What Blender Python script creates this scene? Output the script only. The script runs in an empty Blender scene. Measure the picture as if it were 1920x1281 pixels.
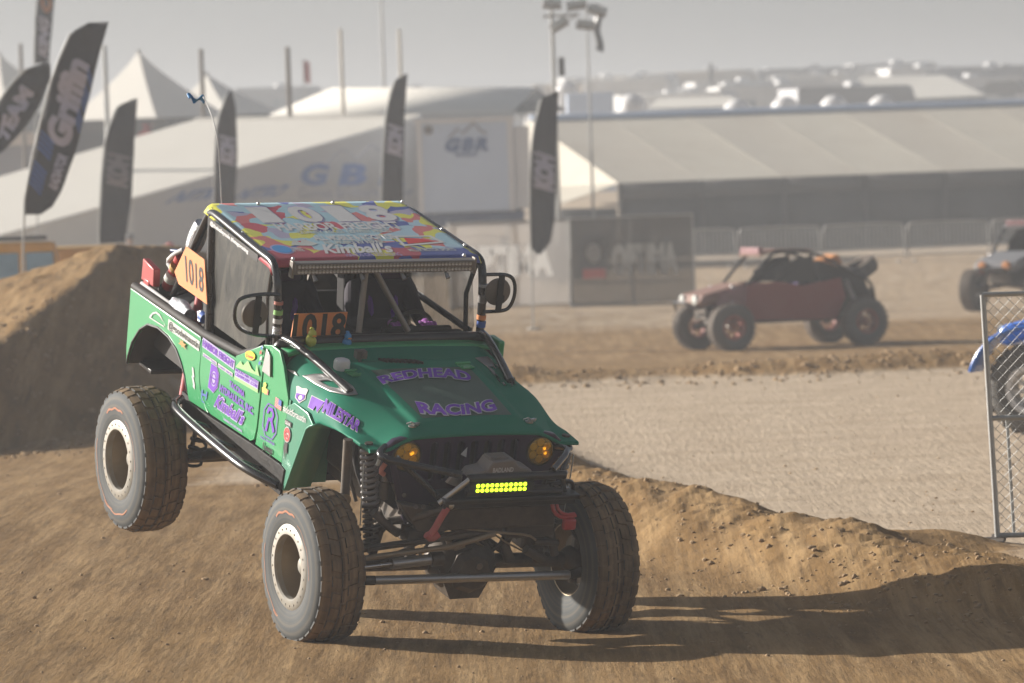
import bpy, bmesh, math, random
import numpy as np
from math import sin, cos, pi, radians, atan, sqrt, exp
from mathutils import Vector, Matrix, noise as mnoise
random.seed(7)
sc = bpy.context.scene
COL = sc.collection
# ------------------------------------------------------------------ camera
F = 9090.0; CX, CY = 960.0, 640.5; HC = 2.96
ROLL = radians(2.0); CPITCH = atan((CY-300)/F)
RC = Matrix.Rotation(pi/2-CPITCH, 3, 'X') @ Matrix.Rotation(-ROLL, 3, 'Z')
cd = bpy.data.cameras.new('camera'); cam = bpy.data.objects.new('camera', cd); COL.objects.link(cam)
cd.sensor_width = 36; cd.lens = F/1920*36; cd.clip_start = 0.5; cd.clip_end = 6000
cam.matrix_world = Matrix.Translation((0, 0, HC)) @ RC.to_4x4()
cd.dof.use_dof = True; cd.dof.focus_distance = 29.9; cd.dof.aperture_fstop = 3.6
sc.camera = cam
CAMP = Vector((0, 0, HC))
def ray(px, py): return RC @ Vector(((px-CX)/F, -(py-CY)/F, -1.0))
def P(px, py, D):                       # a point at distance D (world y) seen at a photo pixel
    d = ray(px, py); return CAMP + d*(D/d.y)
# ------------------------------------------------------------------ world, sun, exposure
SUN_AZ = radians(67)   # direction to the sun: behind and left of the view axis (from +Y towards -X)
SUN_EL = radians(21.5)
w = bpy.data.worlds.new('World'); sc.world = w; w.use_nodes = True
nt = w.node_tree; bg = nt.nodes['Background']
sky = nt.nodes.new('ShaderNodeTexSky'); sky.sky_type = 'NISHITA'; sky.sun_disc = False
sky.sun_elevation = SUN_EL; sky.sun_rotation = -SUN_AZ
sky.air_density = 0.7; sky.dust_density = 4.5; sky.ozone_density = 1.0; sky.altitude = 800
hs = nt.nodes.new('ShaderNodeHueSaturation'); hs.inputs['Saturation'].default_value = 0.45
nt.links.new(sky.outputs[0], hs.inputs['Color']); nt.links.new(hs.outputs[0], bg.inputs[0])
bg.inputs[1].default_value = 0.055
sl = bpy.data.lights.new('sun', 'SUN'); sun = bpy.data.objects.new('sun', sl); COL.objects.link(sun)
sl.energy = 5.0; sl.angle = radians(0.6); sl.color = (1.0, 0.94, 0.86)
sdir = Vector((-sin(SUN_AZ)*cos(SUN_EL), cos(SUN_AZ)*cos(SUN_EL), sin(SUN_EL)))
sun.rotation_euler = sdir.to_track_quat('Z', 'Y').to_euler()
sc.view_settings.view_transform = 'Standard'; sc.view_settings.look = 'None'
sc.view_settings.exposure = 0.8; sc.view_settings.gamma = 1.0
sc.cycles.volume_bounces = 1; sc.cycles.max_bounces = 8; sc.cycles.transparent_max_bounces = 16
# ------------------------------------------------------------------ materials
def nodes(name):
    m = bpy.data.materials.new(name); m.use_nodes = True
    return m, m.node_tree, m.node_tree.nodes['Principled BSDF']
def pmat(name, col, rough=.5, metal=0., dust=.15, dcol=(.30, .22, .145), scale=6., coat=0., bump=0., var=.12, emit=None, es=0., alpha=1., trans=0., spec=.5):
    m, t, b = nodes(name); N = t.nodes.new; L = t.links.new
    tc = N('ShaderNodeTexCoord')
    n1 = N('ShaderNodeTexNoise'); n1.inputs['Scale'].default_value = scale; n1.inputs['Detail'].default_value = 6; n1.inputs['Roughness'].default_value = .65
    L(tc.outputs['Object'], n1.inputs['Vector'])
    # tone variation
    mx = N('ShaderNodeMix'); mx.data_type = 'RGBA'
    mx.inputs[6].default_value = (*[c*(1-var) for c in col], 1); mx.inputs[7].default_value = (*[min(1, c*(1+var)) for c in col], 1)
    L(n1.outputs['Fac'], mx.inputs[0])
    n2 = N('ShaderNodeTexNoise'); n2.inputs['Scale'].default_value = scale*.6; n2.inputs['Detail'].default_value = 8; n2.inputs['Roughness'].default_value = .7; n2.inputs['Distortion'].default_value = .4
    L(tc.outputs['Object'], n2.inputs['Vector'])
    rm = N('ShaderNodeMapRange'); rm.inputs[1].default_value = .35; rm.inputs[2].default_value = .75; rm.inputs[3].default_value = dust*.35; rm.inputs[4].default_value = min(1, dust*1.9)
    L(n2.outputs['Fac'], rm.inputs[0])
    md = N('ShaderNodeMix'); md.data_type = 'RGBA'; md.inputs[7].default_value = (*dcol, 1)
    L(rm.outputs[0], md.inputs[0]); L(mx.outputs[2], md.inputs[6]); L(md.outputs[2], b.inputs['Base Color'])
    rr = N('ShaderNodeMapRange'); rr.inputs[3].default_value = rough; rr.inputs[4].default_value = min(1, rough+.35)
    L(rm.outputs[0], rr.inputs[0]); L(rr.outputs[0], b.inputs['Roughness'])
    b.inputs['Metallic'].default_value = metal; b.inputs['Coat Weight'].default_value = coat; b.inputs['Coat Roughness'].default_value = .12
    b.inputs['Specular IOR Level'].default_value = spec
    if bump:
        bp = N('ShaderNodeBump'); bp.inputs['Strength'].default_value = bump; bp.inputs['Distance'].default_value = .02
        L(n1.outputs['Fac'], bp.inputs['Height']); L(bp.outputs[0], b.inputs['Normal'])
    if emit: b.inputs['Emission Color'].default_value = (*emit, 1); b.inputs['Emission Strength'].default_value = es
    b.inputs['Alpha'].default_value = alpha; b.inputs['Transmission Weight'].default_value = trans
    return m
M = {}
M['green'] = pmat('green_paint', (.026, .34, .115), .34, 0, .04, scale=4, coat=.6, var=.08)
M['teal'] = pmat('metallic_teal_green_paint', (.008, .20, .12), .62, .0, .03, scale=3, coat=.0, var=.12, spec=.16)
M['wrap'] = pmat('satin_dusty_wrap_painted_sheen', (.045, .105, .075), .42, .1, .10, scale=3, var=.15, coat=.2)
M['fgreen'] = pmat('fender_green', (.03, .25, .15), .38, .15, .08, scale=4, coat=.4)
M['purple'] = pmat('dark_purple_paint', (.028, .013, .05), .35, .1, .05, coat=.3)
M['vinylpurple'] = pmat('purple_vinyl', (.21, .075, .50), .65, 0, .05, var=.05, spec=.15)
M['lilac'] = pmat('lilac_vinyl', (.42, .36, .62), .45, 0, .1, var=.05)
M['white'] = pmat('white_vinyl', (.62, .62, .62), .65, 0, .08, var=.04, spec=.15)
M['offwhite'] = pmat('off_white_vinyl', (.55, .58, .55), .5, 0, .15, var=.1)
M['black'] = pmat('black_powdercoat', (.012, .012, .014), .32, 0, .05, scale=9, coat=.2)
M['gloss'] = pmat('black_gloss_tube', (.012, .013, .016), .24, 0, .035, scale=9, coat=.5)
M['mattblack'] = pmat('matt_black', (.012, .011, .011), .7, 0, .05)
M['rocker'] = pmat('scuffed_black_rocker', (.014, .014, .015), .6, 0, .05, scale=14, bump=.3, spec=.2)
M['greymetal'] = pmat('grey_metal', (.22, .22, .22), .38, .8, .25, scale=12)
M['darkmetal'] = pmat('dusty_dark_metal', (.085, .08, .074), .5, .5, .28, scale=9)
M['oily'] = pmat('oily_black_metal', (.028, .026, .024), .45, .3, .22, scale=11)
M['brightmetal'] = pmat('bright_metal', (.6, .6, .6), .25, .95, .12, scale=12)
M['alu'] = pmat('scratched_aluminium', (.42, .42, .42), .36, .8, .15, scale=18)
M['beadlock'] = pmat('silver_beadlock', (.34, .335, .31), .42, .3, .42, dcol=(.34, .28, .20), scale=22)
M['mirrorback'] = pmat('dusty_mirror_shell', (.13, .115, .10), .45, .1, .2)
M['rimbarrel'] = pmat('dusty_rim_barrel', (.30, .25, .18), .4, .6, .45, dcol=(.34, .26, .17), scale=8)
M['spring'] = pmat('grey_spring_steel', (.27, .27, .28), .35, .5, .25, scale=14)
M['red'] = pmat('red_paint', (.45, .02, .025), .35, 0, .12, coat=.3)
M['redrope'] = pmat('faded_red_strap', (.50, .10, .10), .75, 0, .2, scale=30, bump=.3)
M['blueneon'] = pmat('blue_print', (.02, .10, .42), .5, 0, .1)
M['yellowv'] = pmat('yellow_vinyl', (.75, .62, .02), .4, 0, .06)
M['orange'] = pmat('orange_number_board', (.80, .27, .075), .55, 0, .06, var=.06)
M['ink'] = pmat('black_ink', (.015, .013, .012), .5, 0, .05)
M['gold'] = pmat('gold_brown_vinyl', (.45, .25, .04), .5, 0, .1)
M['ltgreen'] = pmat('pale_green_vinyl', (.30, .62, .20), .5, 0, .08)
M['redv'] = pmat('red_vinyl', (.62, .05, .05), .5, 0, .06)
M['pinkred'] = pmat('coral_print', (.55, .20, .16), .5, 0, .1)
M['foil'] = pmat('crumpled_silver_foil', (.6, .62, .66), .22, .9, .06, scale=30, bump=1.0)
M['whiteplastic'] = pmat('white_plastic', (.75, .75, .74), .4, 0, .08)
M['grey'] = pmat('grey_plastic', (.16, .16, .165), .5, 0, .2)
M['winch'] = pmat('winch_grey_housing', (.16, .16, .165), .5, 0, .3, scale=14)
M['lightface'] = pmat('unlit_led_reflector', (.55, .55, .55), .3, .5, .15, scale=60)
M['yellowled'] = pmat('lit_yellow_led', (.7, .9, .05), .3, 0, 0, emit=(.62, 1.0, .02), es=2.6, var=0)
M['ledback'] = pmat('led_reflector_glow', (.10, .14, .02), .3, 0, 0, emit=(.45, .75, .01), es=.04, var=0)
M['amber'] = pmat('amber_lens', (.42, .25, .015), .12, 0, .08, coat=1, var=.3, scale=20)
M['amberled'] = pmat('amber_lit_led', (1, .5, .02), .2, 0, 0, emit=(1, .42, .01), es=1.0, coat=1)
M['amberdim'] = pmat('amber_reflector_cup', (.85, .55, .03), .15, .2, .03, coat=1, scale=40)
M['duckyellow'] = pmat('yellow_green_rubber', (.58, .60, .10), .45, 0, .08)
M['duckblue'] = pmat('blue_rubber', (.05, .28, .62), .4, 0, .05)
M['duckorange'] = pmat('orange_rubber', (.85, .32, .02), .45, 0, .02)
M['suit'] = pmat('dark_race_suit', (.018, .012, .028), .8, 0, .03, scale=12)
M['helmet'] = pmat('dark_purple_helmet', (.05, .02, .09), .25, 0, .05, coat=.5)
M['visor'] = pmat('dark_visor', (.01, .01, .012), .08, 0, .05, coat=1)
M['glove'] = pmat('purple_glove', (.35, .09, .42), .7, 0, .05, emit=None)
M['skin'] = pmat('skin', (.45, .27, .19), .5, 0, .03)
M['seat'] = pmat('black_seat_fabric', (.010, .009, .011), .85, 0, .03)
M['orangestripe'] = pmat('orange_tyre_paint', (.50, .15, .07), .6, 0, .4, scale=22)
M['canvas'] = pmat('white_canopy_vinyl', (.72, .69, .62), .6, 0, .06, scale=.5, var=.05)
M['canvasshade'] = pmat('canopy_vinyl_painted_shade', (.62, .59, .55), .7, 0, .06, scale=.6, var=.05)  # the white canopy vinyl again, with the wall's shade put into its grey
M['tentroof'] = pmat('dusty_tent_roof_vinyl', (.60, .56, .47), .6, 0, .15, scale=.4, var=.07)
M['tentwall'] = pmat('dark_tent_wall', (.075, .072, .07), .8, 0, .06, scale=.6)
M['tentvalance'] = pmat('grey_tent_valance', (.12, .115, .11), .8, 0, .06, scale=.6)
M['trailer'] = pmat('pale_blue_white_trailer', (.62, .72, .88), .35, 0, .06, scale=.8, var=.04)
M['trailerwhite'] = pmat('white_trailer_trim', (.80, .80, .80), .4, 0, .08, scale=.8, var=.04)
M['navy'] = pmat('navy_blue_paint', (.02, .045, .13), .4, 0, .08)
M['flagblack'] = pmat('black_flag_fabric', (.014, .012, .018), .8, 0, .05)
M['printwhite'] = pmat('white_flag_print', (.45, .44, .55), .8, 0, .06)
M['printgrey'] = pmat('grey_flag_print', (.22, .20, .22), .8, 0, .06)
M['printorange'] = pmat('orange_flag_print', (.55, .22, .06), .8, 0, .06)
M['bannergrey'] = pmat('dusty_grey_banner', (.60, .58, .56), .8, 0, .2, scale=2)
M['bannerdark'] = pmat('dark_grey_banner', (.10, .10, .095), .8, 0, .15, scale=2)
M['bannerwhite'] = pmat('white_banner_print', (.86, .85, .83), .7, 0, .1)
M['galv'] = pmat('galvanised_steel', (.42, .44, .44), .42, .6, .2, scale=10)
M['fencegrey'] = pmat('dull_grey_fence_steel', (.38, .38, .37), .5, .3, .15, scale=3)
M['wood'] = pmat('weathered_wood_pole', (.14, .12, .10), .8, 0, .1)
M['yellowcar'] = pmat('orange_yellow_car_paint', (.70, .33, .02), .3, 0, .1, coat=.5)
M['carglass'] = pmat('car_window_glass', (.06, .10, .13), .08, 0, .08, coat=1)
M['buggyred'] = pmat('dark_red_body_panel', (.21, .013, .013), .45, 0, .08, scale=3, coat=.3)
M['blueplastic'] = pmat('bright_blue_fender', (.02, .16, .62), .35, 0, .06, coat=.4)
M['rvwhite'] = pmat('white_vehicle_body', (.70, .70, .68), .4, 0, .12, scale=1)
M['rvgrey'] = pmat('grey_vehicle_body', (.18, .19, .21), .4, 0, .12, scale=1)
M['rvtan'] = pmat('tan_vehicle_body', (.42, .37, .30), .5, 0, .12, scale=1)
M['rvdark'] = pmat('dark_vehicle_body', (.05, .055, .06), .35, 0, .12, scale=1)
M['shirt_red'] = pmat('red_shirt', (.50, .05, .04), .8)
M['shirt_grey'] = pmat('blue_grey_clothes', (.12, .14, .19), .8)
def tyre_mat(name, sidewall, tread):
    """sidewall grey dusty rubber; the tread (normals away from the axle) carries caked brown dirt"""
    m, t, b = nodes(name); N = t.nodes.new; L = t.links.new
    tc = N('ShaderNodeTexCoord'); sp = N('ShaderNodeSeparateXYZ'); L(tc.outputs['Normal'], sp.inputs[0])
    ab = N('ShaderNodeMath'); ab.operation = 'ABSOLUTE'; L(sp.outputs[1], ab.inputs[0])
    mr = N('ShaderNodeMapRange'); mr.inputs[1].default_value = .55; mr.inputs[2].default_value = .8; L(ab.outputs[0], mr.inputs[0])
    # the tread dirt sits in rings that run round the tyre
    so = N('ShaderNodeSeparateXYZ'); L(tc.outputs['Object'], so.inputs[0])
    n0 = N('ShaderNodeTexNoise'); n0.noise_dimensions = '1D'; n0.inputs['Scale'].default_value = 26; n0.inputs['Detail'].default_value = 3; L(so.outputs[1], n0.inputs['W'])
    n = N('ShaderNodeTexNoise'); n.inputs['Scale'].default_value = 9; n.inputs['Detail'].default_value = 8; L(tc.outputs['Object'], n.inputs['Vector'])
    ad = N('ShaderNodeMath'); ad.operation = 'MULTIPLY_ADD'; ad.inputs[1].default_value = .7; L(n0.outputs['Fac'], ad.inputs[0]); 
    mu = N('ShaderNodeMath'); mu.operation = 'MULTIPLY'; mu.inputs[1].default_value = .45; L(n.outputs['Fac'], mu.inputs[0]); L(mu.outputs[0], ad.inputs[2])
    cr = N('ShaderNodeMapRange'); cr.inputs[1].default_value = .42; cr.inputs[2].default_value = .72; L(ad.outputs[0], cr.inputs[0])
    a = N('ShaderNodeMix'); a.data_type = 'RGBA'; a.inputs[6].default_value = (*[c*.35 for c in tread], 1); a.inputs[7].default_value = (*tread, 1); L(cr.outputs[0], a.inputs[0])
    s = N('ShaderNodeMix'); s.data_type = 'RGBA'; s.inputs[6].default_value = (*[c*.75 for c in sidewall], 1); s.inputs[7].default_value = (*[c*1.25 for c in sidewall], 1); L(n.outputs['Fac'], s.inputs[0])
    px = N('ShaderNodeCombineXYZ'); L(so.outputs[0], px.inputs[0]); L(so.outputs[2], px.inputs[2]); ln = N('ShaderNodeVectorMath'); ln.operation = 'LENGTH'; L(px.outputs[0], ln.inputs[0])
    n1 = N('ShaderNodeTexNoise'); n1.noise_dimensions = '1D'; n1.inputs['Scale'].default_value = 38; n1.inputs['Detail'].default_value = 4; L(ln.outputs['Value'], n1.inputs['W'])
    r1 = N('ShaderNodeMapRange'); r1.inputs[1].default_value = .42; r1.inputs[2].default_value = .68; r1.inputs[4].default_value = .7; L(n1.outputs['Fac'], r1.inputs[0])
    s0 = s; s = N('ShaderNodeMix'); s.data_type = 'RGBA'; L(r1.outputs[0], s.inputs[0]); L(s0.outputs[2], s.inputs[6]); s.inputs[7].default_value = (.125, .112, .09, 1)
    f = N('ShaderNodeMix'); f.data_type = 'RGBA'; L(mr.outputs[0], f.inputs[0]); L(a.outputs[2], f.inputs[6]); L(s.outputs[2], f.inputs[7])
    L(f.outputs[2], b.inputs['Base Color']); b.inputs['Roughness'].default_value = .8
    bp = N('ShaderNodeBump'); bp.inputs['Strength'].default_value = .25; bp.inputs['Distance'].default_value = .01; L(n.outputs['Fac'], bp.inputs['Height']); L(bp.outputs[0], b.inputs['Normal'])
    return m
M['tyre'] = tyre_mat('dusty_tyre_rubber', (.062, .068, .070), (.25, .165, .085))
M['tyrefar'] = tyre_mat('dirty_tyre_rubber', (.11, .105, .10), (.12, .09, .065))
# grimy plastic window: opaque dust over a smoky clear sheet
def grime(name, amount, tint=(.05, .05, .045)):
    m, t, b = nodes(name); N = t.nodes.new; L = t.links.new
    tc = N('ShaderNodeTexCoord'); n = N('ShaderNodeTexNoise'); n.inputs['Scale'].default_value = 3.5; n.inputs['Detail'].default_value = 9; n.inputs['Roughness'].default_value = .7; n.inputs['Distortion'].default_value = .8
    mp = N('ShaderNodeMapping'); mp.inputs['Scale'].default_value = (1.6, 1, .7); L(tc.outputs['Object'], mp.inputs[0]); L(mp.outputs[0], n.inputs['Vector'])
    r = N('ShaderNodeMapRange'); r.inputs[1].default_value = .35; r.inputs[2].default_value = .75; r.inputs[3].default_value = amount*.75; r.inputs[4].default_value = min(1, amount*1.25); L(n.outputs['Fac'], r.inputs[0])
    c = N('ShaderNodeMix'); c.data_type = 'RGBA'; c.inputs[6].default_value = (*tint, 1); c.inputs[7].default_value = (.12, .108, .085, 1)
    r2 = N('ShaderNodeMapRange'); r2.inputs[1].default_value = .45; r2.inputs[2].default_value = .75; L(n.outputs['Fac'], r2.inputs[0]); L(r2.outputs[0], c.inputs[0])
    L(c.outputs[2], b.inputs['Base Color']); L(r.outputs[0], b.inputs['Alpha']); b.inputs['Roughness'].default_value = .3
    return m
M['grimy'] = grime('grimy_plastic_window', .85)
M['smoky'] = grime('smoky_clear_window', .38, (.03, .03, .03))
# puzzle-piece roof print
def roof_print():
    m, t, b = nodes('colourful_roof_print'); N = t.nodes.new; L = t.links.new
    tc = N('ShaderNodeTexCoord'); n = N('ShaderNodeTexNoise'); n.inputs['Scale'].default_value = 5.0; n.inputs['Detail'].default_value = 1.5
    L(tc.outputs['Object'], n.inputs['Vector'])
    sb = N('ShaderNodeVectorMath'); sb.operation = 'SUBTRACT'; sb.inputs[1].default_value = (.5, .5, .5); L(n.outputs['Color'], sb.inputs[0])
    ml = N('ShaderNodeVectorMath'); ml.operation = 'SCALE'; ml.inputs['Scale'].default_value = .22; L(sb.outputs[0], ml.inputs[0])
    ad = N('ShaderNodeVectorMath'); L(tc.outputs['Object'], ad.inputs[0]); L(ml.outputs[0], ad.inputs[1])
    mp = N('ShaderNodeMapping'); mp.inputs['Scale'].default_value = (1, 1, 0); L(ad.outputs[0], mp.inputs[0])
    v = N('ShaderNodeTexVoronoi'); v.inputs['Scale'].default_value = 8.0; L(mp.outputs[0], v.inputs['Vector'])
    s = N('ShaderNodeSeparateXYZ'); L(v.outputs['Color'], s.inputs[0])
    cr = N('ShaderNodeValToRGB'); cr.color_ramp.interpolation = 'CONSTANT'
    cols = [(0, (.36, .58, .66)), (.30, (.035, .07, .33)), (.42, (.70, .68, .05)), (.62, (.38, .56, .66)), (.74, (.62, .14, .13)), (.87, (.40, .36, .50)), (.95, (.55, .03, .06))]
    e = cr.color_ramp.elements; e[0].position = 0; e[0].color = (*cols[0][1], 1); e[1].position = cols[1][0]; e[1].color = (*cols[1][1], 1)
    for p_, c_ in cols[2:]: q = e.new(p_); q.color = (*c_, 1)
    L(s.outputs[0], cr.inputs[0])
    # darker solid colours towards the front edge and the sides of the print
    so = N('ShaderNodeSeparateXYZ'); L(ad.outputs[0], so.inputs[0])
    fr = N('ShaderNodeMapRange'); fr.inputs[1].default_value = -1.80; fr.inputs[2].default_value = -1.77; L(so.outputs[0], fr.inputs[0])
    v2 = N('ShaderNodeTexVoronoi'); v2.inputs['Scale'].default_value = 3.2; L(mp.outputs[0], v2.inputs['Vector']); s2 = N('ShaderNodeSeparateXYZ'); L(v2.outputs['Color'], s2.inputs[0])
    c2 = N('ShaderNodeValToRGB'); c2.color_ramp.interpolation = 'CONSTANT'; e = c2.color_ramp.elements
    e[0].color = (.42, .025, .05, 1); e[1].position = .34; e[1].color = (.68, .64, .03, 1); q = e.new(.44); q.color = (.42, .025, .05, 1); q = e.new(.52); q.color = (.03, .06, .30, 1); q = e.new(.68); q.color = (.68, .64, .03, 1); q = e.new(.76); q.color = (.03, .06, .34, 1)
    fy = N('ShaderNodeMath'); fy.operation = 'MULTIPLY_ADD'; fy.inputs[1].default_value = .45; fy.inputs[2].default_value = .33; L(so.outputs[1], fy.inputs[0]); fz = N('ShaderNodeMath'); fz.operation = 'MULTIPLY_ADD'; fz.inputs[1].default_value = .38; L(s2.outputs[1], fz.inputs[0]); L(fy.outputs[0], fz.inputs[2]); L(fz.outputs[0], c2.inputs[0])
    mx = N('ShaderNodeMix'); mx.data_type = 'RGBA'; L(fr.outputs[0], mx.inputs[0]); L(cr.outputs[0], mx.inputs[6]); L(c2.outputs[0], mx.inputs[7])
    nn = N('ShaderNodeTexNoise'); nn.inputs['Scale'].default_value = 7; nn.inputs['Detail'].default_value = 8; L(tc.outputs['Object'], nn.inputs['Vector'])
    rr = N('ShaderNodeMapRange'); rr.inputs[3].default_value = .0; rr.inputs[4].default_value = .20; L(nn.outputs['Fac'], rr.inputs[0])
    md = N('ShaderNodeMix'); md.data_type = 'RGBA'; md.inputs[7].default_value = (.42, .38, .32, 1); L(rr.outputs[0], md.inputs[0]); L(mx.outputs[2], md.inputs[6])
    L(md.outputs[2], b.inputs['Base Color']); b.inputs['Roughness'].default_value = .38; b.inputs['Coat Weight'].default_value = .3
    return m
M['roofprint'] = roof_print()
def backlit(name, amount, col):
    t = M[name].node_tree; b = t.nodes['Principled BSDF']; tr = t.nodes.new('ShaderNodeBsdfTranslucent'); tr.inputs[0].default_value = (*col, 1); mx = t.nodes.new('ShaderNodeMixShader'); mx.inputs[0].default_value = amount
    t.links.new(b.outputs[0], mx.inputs[1]); t.links.new(tr.outputs[0], mx.inputs[2]); t.links.new(mx.outputs[0], t.nodes['Material Output'].inputs[0])
M['bannerprint'] = pmat('pale_print_on_dark_banner', (.50, .49, .47), .8, 0, .15)
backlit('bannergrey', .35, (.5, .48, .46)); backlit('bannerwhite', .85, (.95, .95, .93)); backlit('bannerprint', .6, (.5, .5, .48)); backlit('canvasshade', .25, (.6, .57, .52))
for k_, a_ in (('bannergrey', .6), ('bannerdark', .8)): M[k_].node_tree.nodes['Principled BSDF'].inputs['Alpha'].default_value = a_   # woven mesh lets light through
# ------------------------------------------------------------------ mesh helpers
class MB:
    def __init__(s): s.v = []; s.f = []; s.mi = []; s.m = 0
    def add(s, vs, fs):
        o = len(s.v); s.v += [tuple(v) for v in vs]; s.f += [tuple(i+o for i in f) for f in fs]; s.mi += [s.m]*len(fs); return s
    def box(s, c, d, R=None):
        R = R or Matrix.Identity(3); c = Vector(c)
        vs = [c + R @ Vector((x*d[0]/2, y*d[1]/2, z*d[2]/2)) for x in (-1, 1) for y in (-1, 1) for z in (-1, 1)]
        return s.add(vs, [(0, 1, 3, 2), (4, 6, 7, 5), (0, 4, 5, 1), (2, 3, 7, 6), (0, 2, 6, 4), (1, 5, 7, 3)])
    def beam(s, a, b, w_, h_, up=(0, 0, 1)):
        a = Vector(a); b = Vector(b); x = (b-a); l = x.length; x = x/l; u = Vector(up); y = u.cross(x)
        if y.length < 1e-5: y = Vector((0, 1, 0)).cross(x)
        y.normalize(); z = x.cross(y); R = Matrix((x, y, z)).transposed()
        return s.box((a+b)/2, (l, w_, h_), R)
    def tube(s, pts, r, n=10, cap=True, closed=False):
        pts = [Vector(p) for p in pts]; k = len(pts); rs = [float(np.interp(i/(k-1), np.linspace(0, 1, len(r)), r)) for i in range(k)] if isinstance(r, (list, tuple)) else [r]*k
        base = len(s.v); prev = None; vs = []
        for i, p in enumerate(pts):
            if closed: t = pts[(i+1) % k]-pts[i-1]
            else: t = pts[min(i+1, k-1)]-pts[max(i-1, 0)]
            t.normalize()
            if prev is None: a = t.orthogonal().normalized()
            else: a = (prev - t*prev.dot(t)); a.normalize()
            prev = a; b = t.cross(a)
            vs += [p + (a*cos(2*pi*j/n)+b*sin(2*pi*j/n))*rs[i] for j in range(n)]
        fs = []
        for i in range(k if closed else k-1):
            i2 = (i+1) % k
            for j in range(n): fs.append((i*n+j, i*n+(j+1) % n, i2*n+(j+1) % n, i2*n+j))
        if cap and not closed: fs.append(tuple(range(n-1, -1, -1))); fs.append(tuple((k-1)*n+j for j in range(n)))
        return s.add(vs, fs)
    def lathe(s, prof, n=32, c=(0, 0, 0), axis='Y', close=False):
        """prof: (radius, position along the axis)"""
        c = Vector(c); vs = []
        for r, h in prof:
            for j in range(n):
                a = 2*pi*j/n; u, v_ = r*cos(a), r*sin(a)
                vs.append(c + Vector({'Y': (u, h, v_), 'Z': (u, v_, h), 'X': (h, u, v_)}[axis]))
        fs = []; k = len(prof)
        for i in range(k if close else k-1):
            i2 = (i+1) % k
            for j in range(n): fs.append((i*n+j, i2*n+j, i2*n+(j+1) % n, i*n+(j+1) % n))
        if not close:
            if prof[0][0] > 1e-6: fs.append(tuple(range(n)))
            if prof[-1][0] > 1e-6: fs.append(tuple((k-1)*n+j for j in range(n-1, -1, -1)))
        return s.add(vs, fs)
    def ball(s, c, r, nu=14, nv=9, R=None):
        c = Vector(c); r = r if isinstance(r, (tuple, list)) else (r, r, r); vs = []; R = R or Matrix.Identity(3)
        for i in range(nv+1):
            th = pi*i/nv
            for j in range(nu):
                a = 2*pi*j/nu; vs.append(c + R @ Vector((r[0]*sin(th)*cos(a), r[1]*sin(th)*sin(a), r[2]*cos(th))))
        fs = [(i*nu+j, (i+1)*nu+j, (i+1)*nu+(j+1) % nu, i*nu+(j+1) % nu) for i in range(nv) for j in range(nu)]
        return s.add(vs, fs)
    def grid(s, fn, nu, nv, thick=None):
        vs = [fn(i/nu, j/nv) for i in range(nu+1) for j in range(nv+1)]
        fs = [(i*(nv+1)+j, (i+1)*(nv+1)+j, (i+1)*(nv+1)+j+1, i*(nv+1)+j+1) for i in range(nu) for j in range(nv)]
        return s.add(vs, fs)
    def prism(s, poly, fn, t):
        """poly of 2-D points; fn(a, b, depth) -> 3-D; from depth 0 to t"""
        n = len(poly); vs = [fn(a, b, 0) for a, b in poly]+[fn(a, b, t) for a, b in poly]
        return s.add(vs, [tuple(range(n)), tuple(range(2*n-1, n-1, -1))]+[(i, i+n, (i+1) % n+n, (i+1) % n) for i in range(n)])
    def build(s, name, mat, parent=None, smooth=True, bevel=0, solid=0, angle=38, fix=True):
        me = bpy.data.meshes.new(name); me.from_pydata(s.v, [], s.f)
        for mm in (mat if isinstance(mat, (list, tuple)) else [mat]): me.materials.append(M[mm] if isinstance(mm, str) else mm)
        if s.m or any(s.mi): me.polygons.foreach_set('material_index', s.mi)
        if fix:
            bm = bmesh.new(); bm.from_mesh(me); bmesh.ops.remove_doubles(bm, verts=bm.verts, dist=1e-5); bmesh.ops.recalc_face_normals(bm, faces=bm.faces); bm.to_mesh(me); bm.free()
        o = bpy.data.objects.new(name, me); COL.objects.link(o)
        if smooth:
            me.polygons.foreach_set('use_smooth', [True]*len(me.polygons)); me.set_sharp_from_angle(angle=radians(angle))
        if parent: o.parent = parent
        if solid: q = o.modifiers.new('thickness', 'SOLIDIFY'); q.thickness = solid; q.offset = 0
        if bevel: q = o.modifiers.new('edge', 'BEVEL'); q.width = bevel; q.segments = 2; q.limit_method = 'ANGLE'; q.angle_limit = radians(40)
        return o
def tag(o, label=None, cat=None, group=None, kind=None):
    if label: o['label'] = label
    if cat: o['category'] = cat
    if group: o['group'] = group
    if kind: o['kind'] = kind
    return o
def empty(name, loc, rz=0):
    o = bpy.data.objects.new(name, None); COL.objects.link(o); o.location = loc; o.rotation_euler = (0, 0, rz); o.empty_display_size = .2; return o
def copy_tree(o, parent=None):
    c = o.copy(); COL.objects.link(c)
    if parent: c.parent = parent
    for ch in [x for x in bpy.data.objects if x.parent == o]: copy_tree(ch, c)
    return c
def smooth_path(pts, it=2):
    pts = [Vector(p) for p in pts]
    for _ in range(it):
        q = [pts[0]]
        for a, b in zip(pts[:-1], pts[1:]): q += [a*.75+b*.25, a*.25+b*.75]
        q.append(pts[-1]); pts = q
    return pts
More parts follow.
